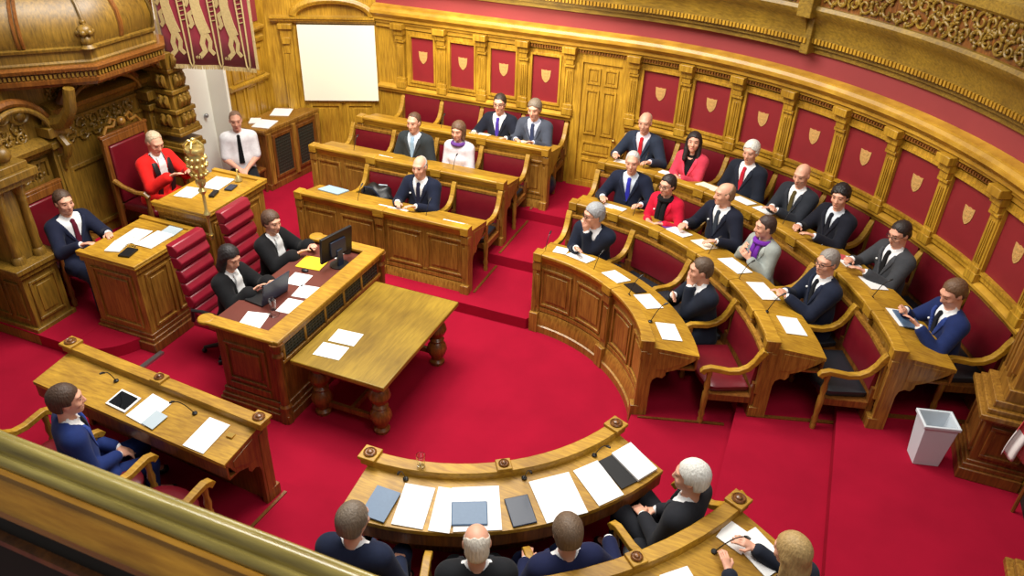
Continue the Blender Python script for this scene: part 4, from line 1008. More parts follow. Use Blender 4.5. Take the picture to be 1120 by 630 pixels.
for y0, y1, z in ((-1.9, .42, 1.80), (.42, 2.0, 2.15)):
    m = MB(); m.ext([(-.01, z), (.08, z), (.10, z+.05), (.16, z+.08), (.18, z+.14), (.10, z+.18), (-.01, z+.20)], y0, y1, 1, WM); build('entablature', m, OT, ts)
    m = MB(); foliage(m, y0+.1, y1-.1, z+.2, z+.42, .0, WM, .22, 11); build('carved_cresting', m, OT, ts)
    m = MB(); ring(m, y0+.12, y1-.12, z-.32, z-.06, .035, -.01, .03, WM); build('frieze_panel', m, OT, ts)
for y0, y1 in ((-.30, .30), (.56, 1.84)):
    m = MB(); ring(m, y0, y1, .6, 1.5, .05, -.01, .03, WM); build('back_panel', m, OT, ts, bevel=.004)
for y, z, r_ in ((.12, 2.3, .13), (1.2, 2.62, .14), (-.1, 2.34, .11)):
    m = MB(); mm = MB(); rosette(mm, (0, 0, 0), r_); m.add([(-5.70+v[2]*2.2, y+v[0], z+v[1]*.8) for v in mm.v], mm.f); build('carved_rosette', m, OT, ts)
# wing pier left of the navy-suited man
wg = empty('screen_pier', (-5.35, -.68, 0), 'projecting panelled oak pier with columns at far left beside navy-suited man', 'pier')
m = MB(); m.bx(-5.70, -5.02, -.90, -.44, 0, .95); build('plinth', m, OT, wg, bevel=.006)
m = MB(); m.bx(-5.72, -4.97, -.95, -.39, 0, .14); m.bx(-5.72, -4.985, -.935, -.405, .14, .20); build('plinth_moulding', m, OT, wg, bevel=.008); m = MB(); m.bx(-5.72, -4.98, -.94, -.40, .86, .93); m.bx(-5.72, -4.95, -.97, -.37, .93, .99); build('cap_moulding', m, OT, wg, bevel=.008)
for a, b in ((-5.6, -5.38), (-5.32, -5.1)):
    m = MB(); ring(m, a, b, .28, .78, .03, -.01, .018, line_map((0, -.90), (1, 0), (0, -1))); build('raised_panel', m, OT, wg, bevel=.004)
m = MB(); ring(m, -.84, -.50, .28, .78, .03, -.01, .018, line_map((-5.02, 0), (0, 1), (1, 0))); m.bx(-5.03, -5.01, -.76, -.58, .36, .70); build('raised_panel', m, OT, wg, bevel=.004)
m = MB(); m.bx(-5.70, -5.12, -.84, -.50, .99, 1.86); build('shaft', m, OT, wg, bevel=.006)
for x, y in ((-5.10, -.80), (-5.10, -.54)):
    m = MB(); m.lathe([(.07, 0), (.07, .06), (.05, .09), (.055, .12), (.045, .2), (.05, .3), (.042, .66), (.05, .7), (.042, .73), (.065, .80), (.07, .87)], (x, y, .99), 14); build('column', m, OT, wg)
m = MB(); m.bx(-5.72, -4.99, -.94, -.40, 1.86, 1.93); m.bx(-5.72, -4.95, -.98, -.36, 1.93, 2.02); m.bx(-5.72, -5.0, -.92, -.42, 2.02, 2.10); build('entablature', m, OT, wg, bevel=.01)
m = MB(); foliage(m, -5.65, -5.05, 2.10, 2.42, .92, line_map((0, 0), (1, 0), (0, -1)), .22, 21); build('carved_cresting', m, OT, wg); m = MB()
m.ball((-5.1, -.6, 2.2), .09, 12, 8); m.ball((-5.1, -.6, 2.33), .045, 10, 8); m.lathe([(.06, 2.08), (.05, 2.2), (.03, 2.32)], (-5.1, -.6, 0), 10); build('carved_finial', m, OT, wg)
# right hand carved column with console under the canopy
rc = empty('carved_column', (-5.3, 2.10, 0), 'stout carved oak column carrying the right side of the canopy', 'column')
m = MB(); m.bx(-5.70, -5.18, 1.93, 2.27, 0, 1.30); build('pedestal', m, OT, rc, bevel=.008)
m = MB(); m.bx(-5.72, -5.12, 1.88, 2.32, 1.30, 1.36); m.bx(-5.72, -5.15, 1.90, 2.30, 1.36, 1.42); m.bx(-5.72, -5.13, 1.89, 2.31, 1.52, 1.57); build('pedestal_cap', m, OT, rc, bevel=.01)
m = MB()
for z0, z1, w0, w1 in ((1.57, 1.64, .20, .19), (1.64, 1.82, .17, .155), (1.82, 1.88, .185, .185), (1.88, 2.08, .15, .135), (2.08, 2.14, .165, .165), (2.14, 2.36, .13, .115), (2.36, 2.42, .15, .16), (2.42, 2.64, .16, .18)):
    q = lambda w, z: [(-5.70, 2.10-w, z), (-5.34+w, 2.10-w, z), (-5.34+w, 2.10+w, z), (-5.70, 2.10+w, z)]
    m.add(q(w0, z0)+q(w1, z1), [(3, 2, 1, 0), (4, 5, 6, 7), (0, 1, 5, 4), (1, 2, 6, 5), (2, 3, 7, 6), (3, 0, 4, 7)])
build('shaft', m, OT, rc, bevel=.01)
for z, w in ((1.73, .165), (1.98, .145), (2.25, .125), (2.53, .165)):
    for dx, dy in ((1, 0), (1, .5), (1, -.5), (.4, -1), (-.2, -1), (.4, 1)):
        m = MB(); x, y = -5.34+w*dx, 2.10+w*dy; n_ = (1, 0) if abs(dx) == 1 else (0, math.copysign(1, dy))
        m.tube([(x, y, z-.09), (x+n_[0]*.035, y+n_[1]*.035, z-.04), (x+n_[0]*.05, y+n_[1]*.05, z+.02), (x+n_[0]*.04, y+n_[1]*.04, z+.07), (x+n_[0]*.06, y+n_[1]*.06, z+.09)], [.015, .035, .04, .03, .018], 7); build('acanthus_leaf', m, OT, rc)
# the canopy
cn = empty('canopy', (-5.4, 1.15, 2.62), 'domed ribbed oak canopy with toothed cornice at upper left', 'canopy')
CC = (-6.2, 1.15); OCT = [(-6.2, -.95), (-5.98, -.95), (-4.9, .62), (-4.9, 1.68), (-5.98, 3.0), (-6.2, 3.0)]
OCT = [(-6.35, -.80), (-4.9, .66), (-4.9, 1.69), (-6.35, 3.14)]
def oct_ring(s, z): return [(CC[0]+(x-CC[0])*s, CC[1]+(y-CC[1])*s, z) for x, y in OCT]
def loft(levels, m):
    k = len(OCT); vs = []; fs = []
    for s, z in levels: vs += oct_ring(s, z)
    for L in range(len(levels)-1):
        for j in range(k): fs.append((L*k+j, L*k+(j+1) % k, (L+1)*k+(j+1) % k, (L+1)*k+j))
    fs += [tuple(range(k))[::-1], tuple((len(levels)-1)*k+j for j in range(k))]
    return m.add(vs, fs)
m = loft([(.86, 2.60), (.93, 2.62), (.94, 2.66), (.985, 2.67), (.99, 2.72), (.965, 2.73), (.965, 2.79), (1.0, 2.80), (1.01, 2.84), (.97, 2.86)], MB()); build('cornice', m, M['oak_dark'], cn, smooth=20)
m = loft([(.94, 2.855), (.945, 2.88), (.93, 2.90), (.93, 3.0), (.95, 3.01), (.955, 3.04), (.91, 3.06)], MB()); build('frieze', m, OT, cn, smooth=20)
m = MB()
for i in range(3):
    a = Vector(OCT[i]); b = Vector(OCT[i+1]); n_ = int((b-a).length/.045); nd = Vector((b-a).yx); nd = Vector((nd.x, -nd.y)).normalized()
    if nd.dot(Vector(CC)-a) > 0: nd = -nd
    for k in range(n_):
        p = a+(b-a)*(k+.5)/n_; q = Vector(CC)+(p-Vector(CC))*.975; m.rot_box((q.x, q.y, 2.76), (.024, .035, .05), math.atan2((b-a).y, (b-a).x))
build('dentil_course', m, OT, cn, smooth=0)
DOME = [(.86, 3.055), (.875, 3.12), (.88, 3.22), (.865, 3.34), (.82, 3.47), (.74, 3.60), (.62, 3.72), (.46, 3.82), (.30, 3.88), (.2, 3.90)]
DOME = [(s*1.075, z) for s, z in DOME]
m = loft(DOME, MB()); build('dome', m, OT, cn, smooth=60)
for i in range(3):
    for t_ in ((0, .33, .66) if i != 1 else (0, .5, 1)):
        for dt in (-.012, .012) if 0 < t_ < 1 else (0,):
            q = [(OCT[i][0]+(OCT[i+1][0]-OCT[i][0])*(t_+dt), OCT[i][1]+(OCT[i+1][1]-OCT[i][1])*(t_+dt))]
            m = MB(); m.tube([(CC[0]+(q[0][0]-CC[0])*s*1.005, CC[1]+(q[0][1]-CC[1])*s*1.005, z+.006) for s, z in DOME], .020, 6); build('rib', m, M['oak_dark'] if dt else OT, cn)
for x, y in (OCT[1],):
    m = MB(); p = (CC[0]+(x-CC[0])*.93, CC[1]+(y-CC[1])*.93)
    m.ball((p[0], p[1], 3.11), .07, 12, 8); m.ball((p[0], p[1], 3.22), .085, 12, 8, sc=(1, 1, .8)); m.lathe([(.09, 0), (.05, .04), (.03, .08)], (p[0], p[1], 3.03), 12); m.ball((p[0], p[1], 3.31), .035, 10, 6)
    for k in range(6): a = k*PI/3; m.ball((p[0]+.07*math.cos(a), p[1]+.07*math.sin(a), 3.2), .035, 8, 6)
    build('carved_knop', m, M['oak_throne'], cn)
for yc, zc, ra, rz in ((-.06, 1.98, .50, .52), (1.2, 2.2, .62, .36)):
    for q, w in ((0, .05), (.08, .03)):
        m = MB(); m.tube([(-5.60+q, yc+(ra-q*.8)*math.cos(t), zc+(rz-q*.8)*math.sin(t)) for t in np.linspace(.05, PI-.05, 19)], w, 8); build('arch_rib', m, OT if q else M['oak_dark'], ts)
for y0, y1, z0, z1 in ((-.34, .34, 1.50, 1.74), (.60, 1.80, 1.76, 2.06), (-1.8, -1.0, .6, 1.6)):
    m = MB(); foliage(m, y0, y1, z0, z1, .0, WM, .19, int(z0*10)); build('carved_foliage', m, OT, ts)
m = MB(); m.tube([(-5.62, .42, 2.12), (-5.35, .42, 2.2), (-5.2, .42, 2.38), (-5.14, .42, 2.62)], [.10, .09, .07, .06], 8); build('console', m, OT, cn)
# ------------------------------------------------------------------ cabinet by the corner wall
cb = empty('cabinet', (-5.15, 4.0, T1), 'low oak cabinet with two grille doors and papers on top below the panelled wall', 'cabinet')
CP = [(-4.98, 3.40), (-4.85, 4.60), (-5.44, 4.36), (-5.47, 3.40)]
def prism(m, pts, z0, z1, o=0):
    c = np.mean(pts, 0); p = [tuple(np.array(q)+o*(np.array(q)-c)/np.linalg.norm(np.array(q)-c)) for q in pts]; k = len(p)
    return m.add([q+(z0,) for q in p]+[q+(z1,) for q in p], [tuple(range(k))[::-1], tuple(range(k, 2*k))]+[(j, (j+1) % k, (j+1) % k+k, j+k) for j in range(k)])
build('carcass', prism(MB(), CP, T1, 1.10), M['oak_dark'], cb, bevel=.006)
build('plinth', prism(MB(), CP, T1, T1+.1, .03), M['oak_dark'], cb, bevel=.006)
m = prism(MB(), CP, 1.10, 1.15, .035); prism(m, CP, 1.06, 1.10, .015); build('cabinet_top', m, M['oak'], cb, bevel=.008)
fd = np.array((.13, 1.20)); FL = float(np.linalg.norm(fd)); fd = fd/FL
cab_map = line_map((-4.98, 3.40), tuple(fd), (fd[1], -fd[0]))
for a, b in ((.12, .56), (.64, 1.10)):
    m = MB(); ring(m, a, b, T1+.16, 1.02, .05, -.01, .02, cab_map); dr = build('door', m, M['oak_dark'], cb, bevel=.004)
    m = MB(); m.bx(a+.05, b-.05, -.005, .004, T1+.21, .97, 1, cab_map); g = build('grille_panel', m, M['grille'], dr, smooth=0)
    m = MB()
    for q in np.linspace(a+.05, b-.05, 9): m.bx(q-.003, q+.003, .004, .010, T1+.21, .97, 1, cab_map)
    for q in np.linspace(T1+.21, .97, 13): m.bx(a+.05, b-.05, .004, .012, q-.003, q+.003, 1, cab_map)
    build('lattice', m, M['grille'], g, smooth=0)
for u in (.05, .60, 1.16):
    m = MB(); m.bx(u-.035, u+.035, -.01, .035, T1+.1, 1.08, 1, cab_map); build('pilaster', m, M['oak'], cb, bevel=.005)

# ------------------------------------------------------------------ right entrance piers, flag, bin
def pier(label, y0, y1, sg):
    e = empty('doorway_pier', (4.9, (y0+y1)/2, T3), label, 'pier')
    m = MB(); m.bx(4.66, 5.11, y0, y1, T3, 1.14); build('pedestal', m, M['oak_dark'], e, bevel=.006)
    m = MB(); m.bx(4.60, 5.11, y0-.05, y1+.05, T3, T3+.12); m.bx(4.62, 5.11, y0-.03, y1+.03, T3+.12, T3+.17); m.bx(4.64, 5.11, y0-.015, y1+.015, T3+.17, T3+.21); build('plinth_moulding', m, M['oak_dark'], e, bevel=.008)
    m = MB(); m.bx(4.62, 5.11, y0-.04, y1+.04, 1.12, 1.16); m.bx(4.58, 5.11, y0-.08, y1+.08, 1.16, 1.21); m.bx(4.62, 5.11, y0-.04, y1+.04, 1.21, 1.26); m.bx(4.66, 5.11, y0-.0, y1, 1.26, 1.33); build('pedestal_cap', m, M['oak'], e, bevel=.008)
    for z0, z1 in ((T3+.26, 1.06),):
        ys = y0 if sg < 0 else y1
        m = MB(); ring(m, 4.72, 5.06, z0, z1, .035, -.01, .02, line_map((0, ys), (1, 0), (0, sg))); build('raised_panel', m, M['oak_dark'], e, bevel=.004)
        m = MB(); ring(m, y0+.05, y1-.05, z0, z1, .035, -.01, .02, line_map((4.66, 0), (0, 1), (-1, 0))); build('raised_panel', m, M['oak_dark'], e, bevel=.004)
    m = MB(); m.bx(4.76, 5.11, y0+.05, y1-.05, 1.33, 3.1); m.bx(4.73, 5.11, y0+.02, y1-.02, 1.33, 1.45); m.bx(4.72, 4.77, y0+.12, y1-.12, 1.55, 2.9); build('shaft', m, M['oak'], e, bevel=.006)
    for q in (y0+.16, (y0+y1)/2, y1-.16):
        m = MB(); m.bx(4.70, 4.73, q-.02, q+.02, 1.50, 2.9); build('reed', m, M['oak'], e, bevel=.006)
    return e
pier('panelled oak doorway pier at right edge beside the white bin', .60, 1.08, -1)
pier('oak doorway pier whose moulded top shows in the bottom right corner', -1.66, -1.16, 1)
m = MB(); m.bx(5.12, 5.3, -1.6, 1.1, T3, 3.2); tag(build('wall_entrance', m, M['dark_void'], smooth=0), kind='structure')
fl = empty('draped_flag', (5.0, .28, .9), 'white flag with red cross hanging in folds at the right edge', 'flag')
def cloth(m, f, nu, nv, mi):
    vs = [f(i/nu, j/nv) for j in range(nv+1) for i in range(nu+1)]; fs = [(j*(nu+1)+i, j*(nu+1)+i+1, (j+1)*(nu+1)+i+1, (j+1)*(nu+1)+i) for j in range(nv) for i in range(nu)]
    o = len(m.v); m.v += [tuple(map(float, v)) for v in vs]
    for k, q in enumerate(fs): m.f.append(tuple(x+o for x in q)); m.m.append(mi((k % nu)/nu, (k//nu)/nv))
    return m
m = cloth(MB(), lambda u, v: (4.80+.30*u+.02*math.sin(v*5), .30+.05*math.sin(u*19)+.04*v, 1.70-.72*v-.10*u+.10*u*v), 40, 20, lambda u, v: 1 if (.38 < u < .6 or .38 < v < .58) else 0)
o = build('flag_cloth', m, [M['white_cloth'], M['red_cloth']], fl, smooth=80); so = o.modifiers.new('thick', 'SOLIDIFY'); so.thickness = .006
m = MB(); m.tube([(5.04, .30, T3), (5.04, .30, 2.4)], .016, 8); build('flag_pole', m, M['oak_dark'], fl)
b = empty('waste_bin', (4.34, .69, T3), 'white square plastic waste bin standing on the red carpet at right', 'bin')
def bin_ring(s, z, o=0): return [(4.34+x*s*(.145+o)/.145,   .69+y*s*(.115+o)/.115, z) for x, y in ((-.145, -.115), (.145, -.115), (.145, .115), (-.145, .115))]
vs = bin_ring(.78, T3)+bin_ring(1, T3+.47)+bin_ring(.93, T3+.47)+bin_ring(.72, T3+.02)
m = MB(); m.add(vs, [(0, 1, 2, 3)]+[(L*4+j, L*4+(j+1) % 4, (L+1)*4+(j+1) % 4, (L+1)*4+j) for L in range(3) for j in range(4)]+[(12, 13, 14, 15)])
m.v = [((x-4.34)*math.cos(.25)-(y-.69)*math.sin(.25)+4.34, (x-4.34)*math.sin(.25)+(y-.69)*math.cos(.25)+.69, z) for x, y, z in m.v]
build('bin_body', m, M['white_plastic'], b, bevel=.008)
m = MB(); vs = bin_ring(1, T3+.45, .012)+bin_ring(1, T3+.485, .014)+bin_ring(.94, T3+.485)+bin_ring(.93, T3+.45)
m.add(vs, [(L*4+j, L*4+(j+1) % 4, ((L+1) % 4)*4+(j+1) % 4, ((L+1) % 4)*4+j) for L in range(4) for j in range(4)])
m.v = [((x-4.34)*math.cos(.25)-(y-.69)*math.sin(.25)+4.34, (x-4.34)*math.sin(.25)+(y-.69)*math.cos(.25)+.69, z) for x, y, z in m.v]
build('bin_rim', m, M['white_plastic'], b, bevel=.006)

# ------------------------------------------------------------------ mace on its stand
mc = empty('ceremonial_mace', (-3.49, .44, 1.0), 'tall golden ceremonial mace with crowned head standing behind the clerks', 'mace')
mx_, my_ = -3.49, .44
m = MB(); m.lathe([(.012, 0), (.028, .01), (.035, .04), (.02, .07), (.018, .10), (.018, .28), (.030, .30), (.040, .33), (.030, .36), (.018, .38), (.018, .58), (.034, .60), (.05, .63), (.03, .66), (.02, .68)], (mx_, my_, 1.06), 14); build('shaft', m, M['gold'], mc)
m = MB(); m.lathe([(.02, 0), (.045, .03), (.06, .08), (.05, .12), (.07, .16), (.092, .26), (.096, .36), (.082, .44), (.07, .46)], (mx_, my_, 1.72), 16)
for k in range(10):
    a = 2*PI*k/10
    for z, q, r_ in ((1.90, .086, .022), (2.0, .096, .025), (2.08, .098, .022)): m.ball((mx_+q*math.cos(a+z*3), my_+q*math.sin(a+z*3), z), r_, 8, 6)
build('mace_bowl', m, M['gold'], mc)
m = MB()
for k in range(4):
    a = PI*k/2+.4; m.tube([(mx_+.09*math.cos(a), my_+.09*math.sin(a), 2.16), (mx_+.10*math.cos(a), my_+.10*math.sin(a), 2.23), (mx_+.05*math.cos(a), my_+.05*math.sin(a), 2.28), (mx_, my_, 2.26)], .014, 7)
m.ball((mx_, my_, 2.29), .026, 10, 8); m.lathe([(.098, 2.14), (.104, 2.16), (.104, 2.19), (.098, 2.2), (.08, 2.2)], (mx_, my_, 0), 16); build('crown', m, M['gold'], mc)
m = MB(); m.bx(-3.70, -3.48, .42, .46, 1.09, 1.12); m.lathe([(.035, 1.085), (.035, 1.125)], (mx_, my_, 0), 12); build('wall_bracket', m, M['brass'], mc)

# ------------------------------------------------------------------ banner
bn = empty('heraldic_banner', (-4.65, 2.2, 2.44), 'fringed crimson banner with three pale beasts hanging beside the canopy', 'banner')
bo = np.array((-5.24, 2.02)); bt = nrm((1.17, .36)); BW = 1.20; bnn = np.array((bt[1], -bt[0]))
B = lambda u, z, o=0: (bo[0]+bt[0]*u+bnn[0]*o, bo[1]+bt[1]*u+bnn[1]*o, z)
wav = lambda u: .02*math.sin(u*7)+.01*math.sin(u*17)
m = cloth(MB(), lambda u, v: B(u*BW, 3.90-1.42*v, wav(u*BW)), 40, 4, lambda u, v: 0); o = build('banner_cloth', m, M['banner_red'], bn, smooth=80); so = o.modifiers.new('thick', 'SOLIDIFY'); so.thickness = .008; so.offset = -1
m = MB(); r_ = random.Random(2)
for i in range(110):
    u = BW*(i+.5)/110; m.tube([B(u, 2.49, wav(u)), B(u+r_.uniform(-.006, .006), 2.495-.06, wav(u)+.004)], .0055, 4)
for i in range(120):
    z = 2.49+1.4*i/120
    for u, s in ((0, -1), (BW, 1)): m.tube([B(u, z, wav(u)), B(u+s*.035, z-.012, wav(u))], .006, 4)
build('fringe', m, M['banner_beige'], bn)
def patch(pts, u0):
    m = MB(); k = len(pts); vs = [B(u0+x, z+.15, wav(u0+x)+o) for o in (.006, .016) for x, z in pts]
    return m.add(vs, [tuple(range(k)), tuple(range(2*k-1, k-1, -1))]+[(j, (j+1) % k, (j+1) % k+k, j+k) for j in range(k)])
for k in range(3):
    u0 = .20+k*.375
    def line(pts, w):
        L = offset_strip([(x, z) for x, z in pts], w); return L
    m = patch(line([(-.02, 3.72), (-.05, 3.4), (-.06, 3.1), (-.03, 2.88), (.01, 2.74)], .055), u0)
    for pts, w in (([(-.06, 3.30), (-.16, 3.24), (-.15, 3.12), (-.18, 3.08)], .022), ([(-.05, 3.05), (-.15, 2.98), (-.13, 2.86), (-.17, 2.82)], .024), ([(.0, 2.78), (-.05, 2.62), (-.03, 2.52), (-.09, 2.46)], .026), ([(.01, 2.76), (.05, 2.64), (.03, 2.54), (.08, 2.48)], .022)):
        q = patch(line(pts, w), u0); m.add(q.v, q.f)
    for i in range(3):
        q = patch([(-.10-.03*i, 2.45), (-.07-.03*i, 2.47), (-.085-.03*i, 2.42)], u0); m.add(q.v, q.f)
    build('embroidered_beast', m, M['banner_beige'], bn)
    m = MB(); loop = [(.10, 3.55), (.12, 3.62), (.16, 3.64), (.19, 3.58), (.20, 3.3), (.20, 2.8), (.195, 2.55), (.17, 2.49), (.145, 2.55), (.13, 2.8), (.115, 3.2)]
    m.tube([B(u0+x-.02, z-.03, wav(u0+x-.02)+.012) for x, z in loop], .011, 6, closed=True)
    for z in np.linspace(3.05, 3.5, 9): m.tube([B(u0+.11, z, wav(u0+.12)+.012), B(u0+.165, z+.015, wav(u0+.16)+.012)], .006, 5)
    build('embroidered_tail', m, M['banner_beige'], bn)
m = MB(); m.tube([B(-.06, 3.90), B(BW+.06, 3.90)], .02, 8); build('banner_rod', m, M['brass'], bn)

# ------------------------------------------------------------------ gallery rail in front of the viewer
gr = empty('gallery_rail', (2, -4.93, 4.1), kind='structure')
def rail_ext(m, prof): return m.ext(prof, -1.5, 5, 1, ident)
rl = lambda prof: MB().ext([(y, z) for y, z in prof], -1.5, 5.0, 1)
m = rl([(-4.93, 4.12), (-4.928, 4.172), (-4.92, 4.180), (-4.912, 4.182), (-4.906, 4.176), (-4.900, 4.176), (-4.894, 4.190), (-4.885, 4.198), (-4.874, 4.198), (-4.866, 4.190), (-4.862, 4.182), (-4.856, 4.184), (-4.848, 4.180), (-4.844, 4.170), (-4.846, 4.12)]); build('moulded_handrail', m, M['oak_rail'], gr, smooth=50)
m = rl([(-4.925, 4.165), (-4.935, 4.172), (-4.945, 4.170), (-4.95, 4.160), (-5.0, 4.150), (-5.008, 4.143), (-5.008, 4.12), (-4.99, 4.10), (-4.925, 4.05)]); build('rail_board', m, M['oak_rail_face'], gr, smooth=30)
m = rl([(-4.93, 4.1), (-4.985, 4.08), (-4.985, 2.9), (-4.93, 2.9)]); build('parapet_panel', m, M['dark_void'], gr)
m = rl([(-4.985, 4.02), (-5.005, 4.015), (-5.005, 3.995), (-4.985, 3.99)]); build('lower_bead', m, M['oak_dark'], gr)

# ------------------------------------------------------------------ things on the desks
ROW = dict(cur1=(arc_map, 1.78, 1.08, 1), cur2=(arc_map, 2.95, 1.23, 1), cur3=(arc_map, 4.03, 1.38, 1), bot1=(arc_map, 1.88, 1.08, 1), bot2=(arc_map, 3.10, 1.23, 1),
           far1=(far_map, 1.97, 1.08, 0), far2=(far_map, 3.10, 1.23, 0), far3=(far_map, 4.10, 1.38, 0), bl=(near_map, 1.82, 1.08, 0))
def rowframe(row, u, off):
    mp, d0, rim, arc = ROW[row]; uu = R(u) if arc else u; d = d0+off
    p = np.array(mp(uu, d)); n = nrm(np.array(mp(uu, d+.1))-p); t = np.array((-n[1], n[0])); return p, n, t, d0, rim, d
def slab_on(row, u, off, w, l, rot, th, lift=.002, corner=0):
    p, n, t, d0, rim, d = rowframe(row, u, off); m = MB(); c, s = math.cos(rot), math.sin(rot); vs = []
    for h in (lift, lift+th):
        for a, b in ((-w/2, -l/2), (w/2, -l/2), (w/2, l/2), (-w/2, l/2)):
            x = a*c-b*s; y = a*s+b*c; q = p+t*x+n*y; vs.append((q[0], q[1], zt(rim, d+y, d0)+.002+h))
    return m.add(vs, [(3, 2, 1, 0), (4, 5, 6, 7), (0, 1, 5, 4), (1, 2, 6, 5), (2, 3, 7, 6), (3, 0, 4, 7)])
def sheet(label, row, u, off, w=.21, l=.297, rot=0., th=.005, mat='paper', group=None, name='paper_sheet', cat='paper', lift=.002, bevel=0):
    return tag(build(name, slab_on(row, u, off, w, l, rot, th, lift), M[mat], smooth=0 if not bevel else 35, bevel=bevel), label, cat, group)
def flat(label, x, y, z, ang, w=.21, l=.297, th=.004, mat='paper', group=None, name='paper_sheet', cat='paper', bevel=0):
    m = MB(); m.rot_box((x, y, z+th/2+.001), (w, l, th), ang); return tag(build(name, m, M[mat], smooth=0, bevel=bevel), label, cat, group)
def mic(label, row, u, off=.10, ax=0.0, h=.20):
    p, n, t, d0, rim, d = rowframe(row, u, off); z = zt(rim, d, d0)+.002
    e = empty('desk_microphone', (p[0], p[1], z), label, 'microphone', 'gooseneck microphones on the bench desks')
    m = MB(); m.lathe([(.022, 0), (.022, .012), (.012, .02)], (p[0], p[1], z), 10); build('mic_base', m, M['black'], e)
    pts = [(*(p+n*.02*k+t*ax*k*.01), z+h*(1-(1-k/6)**1.6)) for k in range(7)]
    m = MB(); m.tube(pts, .0042, 6); build('gooseneck', m, M['black'], e)
    q = Vector(pts[-1]); m = MB(); m.tube([q, q+Vector((n[0]*.02, n[1]*.02, .014)), q+Vector((n[0]*.045, n[1]*.045, .02))], [.008, .011, .008], 8); build('mic_capsule', m, M['black'], e)
G_R = 'papers on the right block desks'; G_L = 'papers on the straight rows'; G_B = 'papers on the foreground curved desk'
sheet('white paper lying before the man resting chin at the aisle end of front curved desk', 'cur1', 75.5, .33, .30, .20, .05, group=G_R)
sheet('small white paper beneath the hand of the chin-resting man at the aisle', 'cur1', 82.8, .33, .16, .2, -.2, group=G_R)
sheet('white paper before the empty black seat of front curved desk', 'cur1', 59.7, .27, .27, .21, .05, group=G_R)
sheet('white paper before the leaning man on front curved desk', 'cur1', 43.5, .28, .29, .21, 0, group=G_R)
sheet('white paper before the empty red seat at the end of front curved desk', 'cur1', 27.4, .27, .30, .21, 0, group=G_R)
sheet('dark tablet beside the leaning man on front curved desk', 'cur1', 51.5, .30, .22, .16, 0, .008, 'black', name='tablet_computer', cat='tablet')
sheet('white papers before man with blue tie in middle curved row', 'cur2', 79.5, .28, .30, .2, .0, group=G_R)
sheet('purple cloth lying before the woman in bright red jacket', 'cur2', 66.6, .30, .18, .12, .2, .01, 'purple_cloth', name='folded_cloth', cat='cloth')
bpy.context.view_layer.update()
sheet('white paper left of the bald man in navy suit, middle curved row', 'cur2', 62.5, .30, .28, .20, 0, group=G_R)
sheet('cream paper right of the bald man in navy suit, middle curved row', 'cur2', 55.8, .32, .26, .2, .05, mat='paper_cream', group=G_R)
sheet('long white paper before woman with purple scarf', 'cur2', 46.1, .30, .36, .22, -.02, group=G_R)
sheet('white paper before the grey-haired man with clasped hands, middle curved row', 'cur2', 36.2, .29, .36, .22, 0, group=G_R)
sheet('white paper at the right end of middle curved desk before an empty seat', 'cur2', 24.6, .31, .31, .22, 0, group=G_R)
sheet('white paper before bald man with red tie, back curved row', 'cur3', 85.0, .36, .24, .19, 0, group=G_R)
sheet('white paper before woman with long dark hair, back curved row', 'cur3', 76, .34, .28, .2, 0, group=G_R)
sheet('beige folder standing open before white-haired man with red tie', 'cur3', 67.6, .28, .30, .2, .05, .03, 'paper_cream', name='folder', cat='folder')
sheet('white paper before white-haired man with red tie, back curved row', 'cur3', 61.0, .34, .28, .2, .05, group=G_R)
sheet('white paper before bald man with olive tie, back curved row', 'cur3', 56.6, .34, .26, .2, -.05, group=G_R)
sheet('small white paper before dark curly-haired man, back curved row', 'cur3', 44.6, .36, .14, .12, .1, group=G_R)
sheet('white booklet held before man in grey suit with glasses, back curved row', 'cur3', 38.4, .33, .26, .2, .1, .012, group=G_R, name='booklet', cat='booklet')
sheet('red pamphlet on the booklet of man in grey suit', 'cur3', 39.6, .30, .14, .12, .5, .006, 'red_cloth', name='pamphlet', cat='pamphlet', lift=.016)
sheet('white paper between man in grey suit and man holding tablet, back curved row', 'cur3', 32.3, .33, .26, .21, 0, group=G_R)
tb = sheet('tablet with blue-grey screen in the hands of man at the right end of back row', 'cur3', 22.9, .32, .30, .2, .05, .012, 'slate', name='tablet_computer', cat='tablet', lift=.012)
sheet('white paper below the tablet at the right end of back curved desk', 'cur3', 23.4, .30, .32, .24, 0, group=G_R)
for u, w_ in ((86.2, 'beside chin-resting man at the aisle'), (66, 'between chin-resting man and empty black seat'), (48, 'before the leaning man'), (32, 'before the empty red seat')): mic('thin black microphone %s on front curved desk' % w_, 'cur1', u, .12)
for u, w_ in ((73, 'beside woman in bright red jacket'), (51, 'beside woman with purple scarf'), (40.5, 'between purple-scarf woman and man with clasped hands'), (28.5, 'near the right end')): mic('thin black microphone %s on middle curved desk' % w_, 'cur2', u, .12)
for u, w_ in ((80, 'beside bald man with red tie'), (50.5, 'before dark curly-haired man'), (28, 'beside man holding tablet')): mic('thin black microphone %s on back curved desk' % w_, 'cur3', u, .12)
sheet('white paper before the man in navy suit, front straight row', 'far1', -2.08, .17, .44, .18, 0, group=G_L)
sheet('white paper before the empty seat right of the man, front straight row', 'far1', -1.18, .15, .34, .16, 0, group=G_L)
sheet('pale blue folder on the left end of the front straight desk', 'far1', -3.10, .40, .34, .24, .1, .014, 'blue_card', name='folder', cat='folder')
sheet('white paper before man in grey-green suit, middle straight row', 'far2', -2.86, .19, .24, .16, .1, group=G_L)
sheet('white paper before man with purple tie, back straight row', 'far3', -1.86, .34, .30, .18, .1, group=G_L)
sheet('white paper before man in grey suit beside the door, back straight row', 'far3', -1.06, .33, .28, .18, -.1, group=G_L)
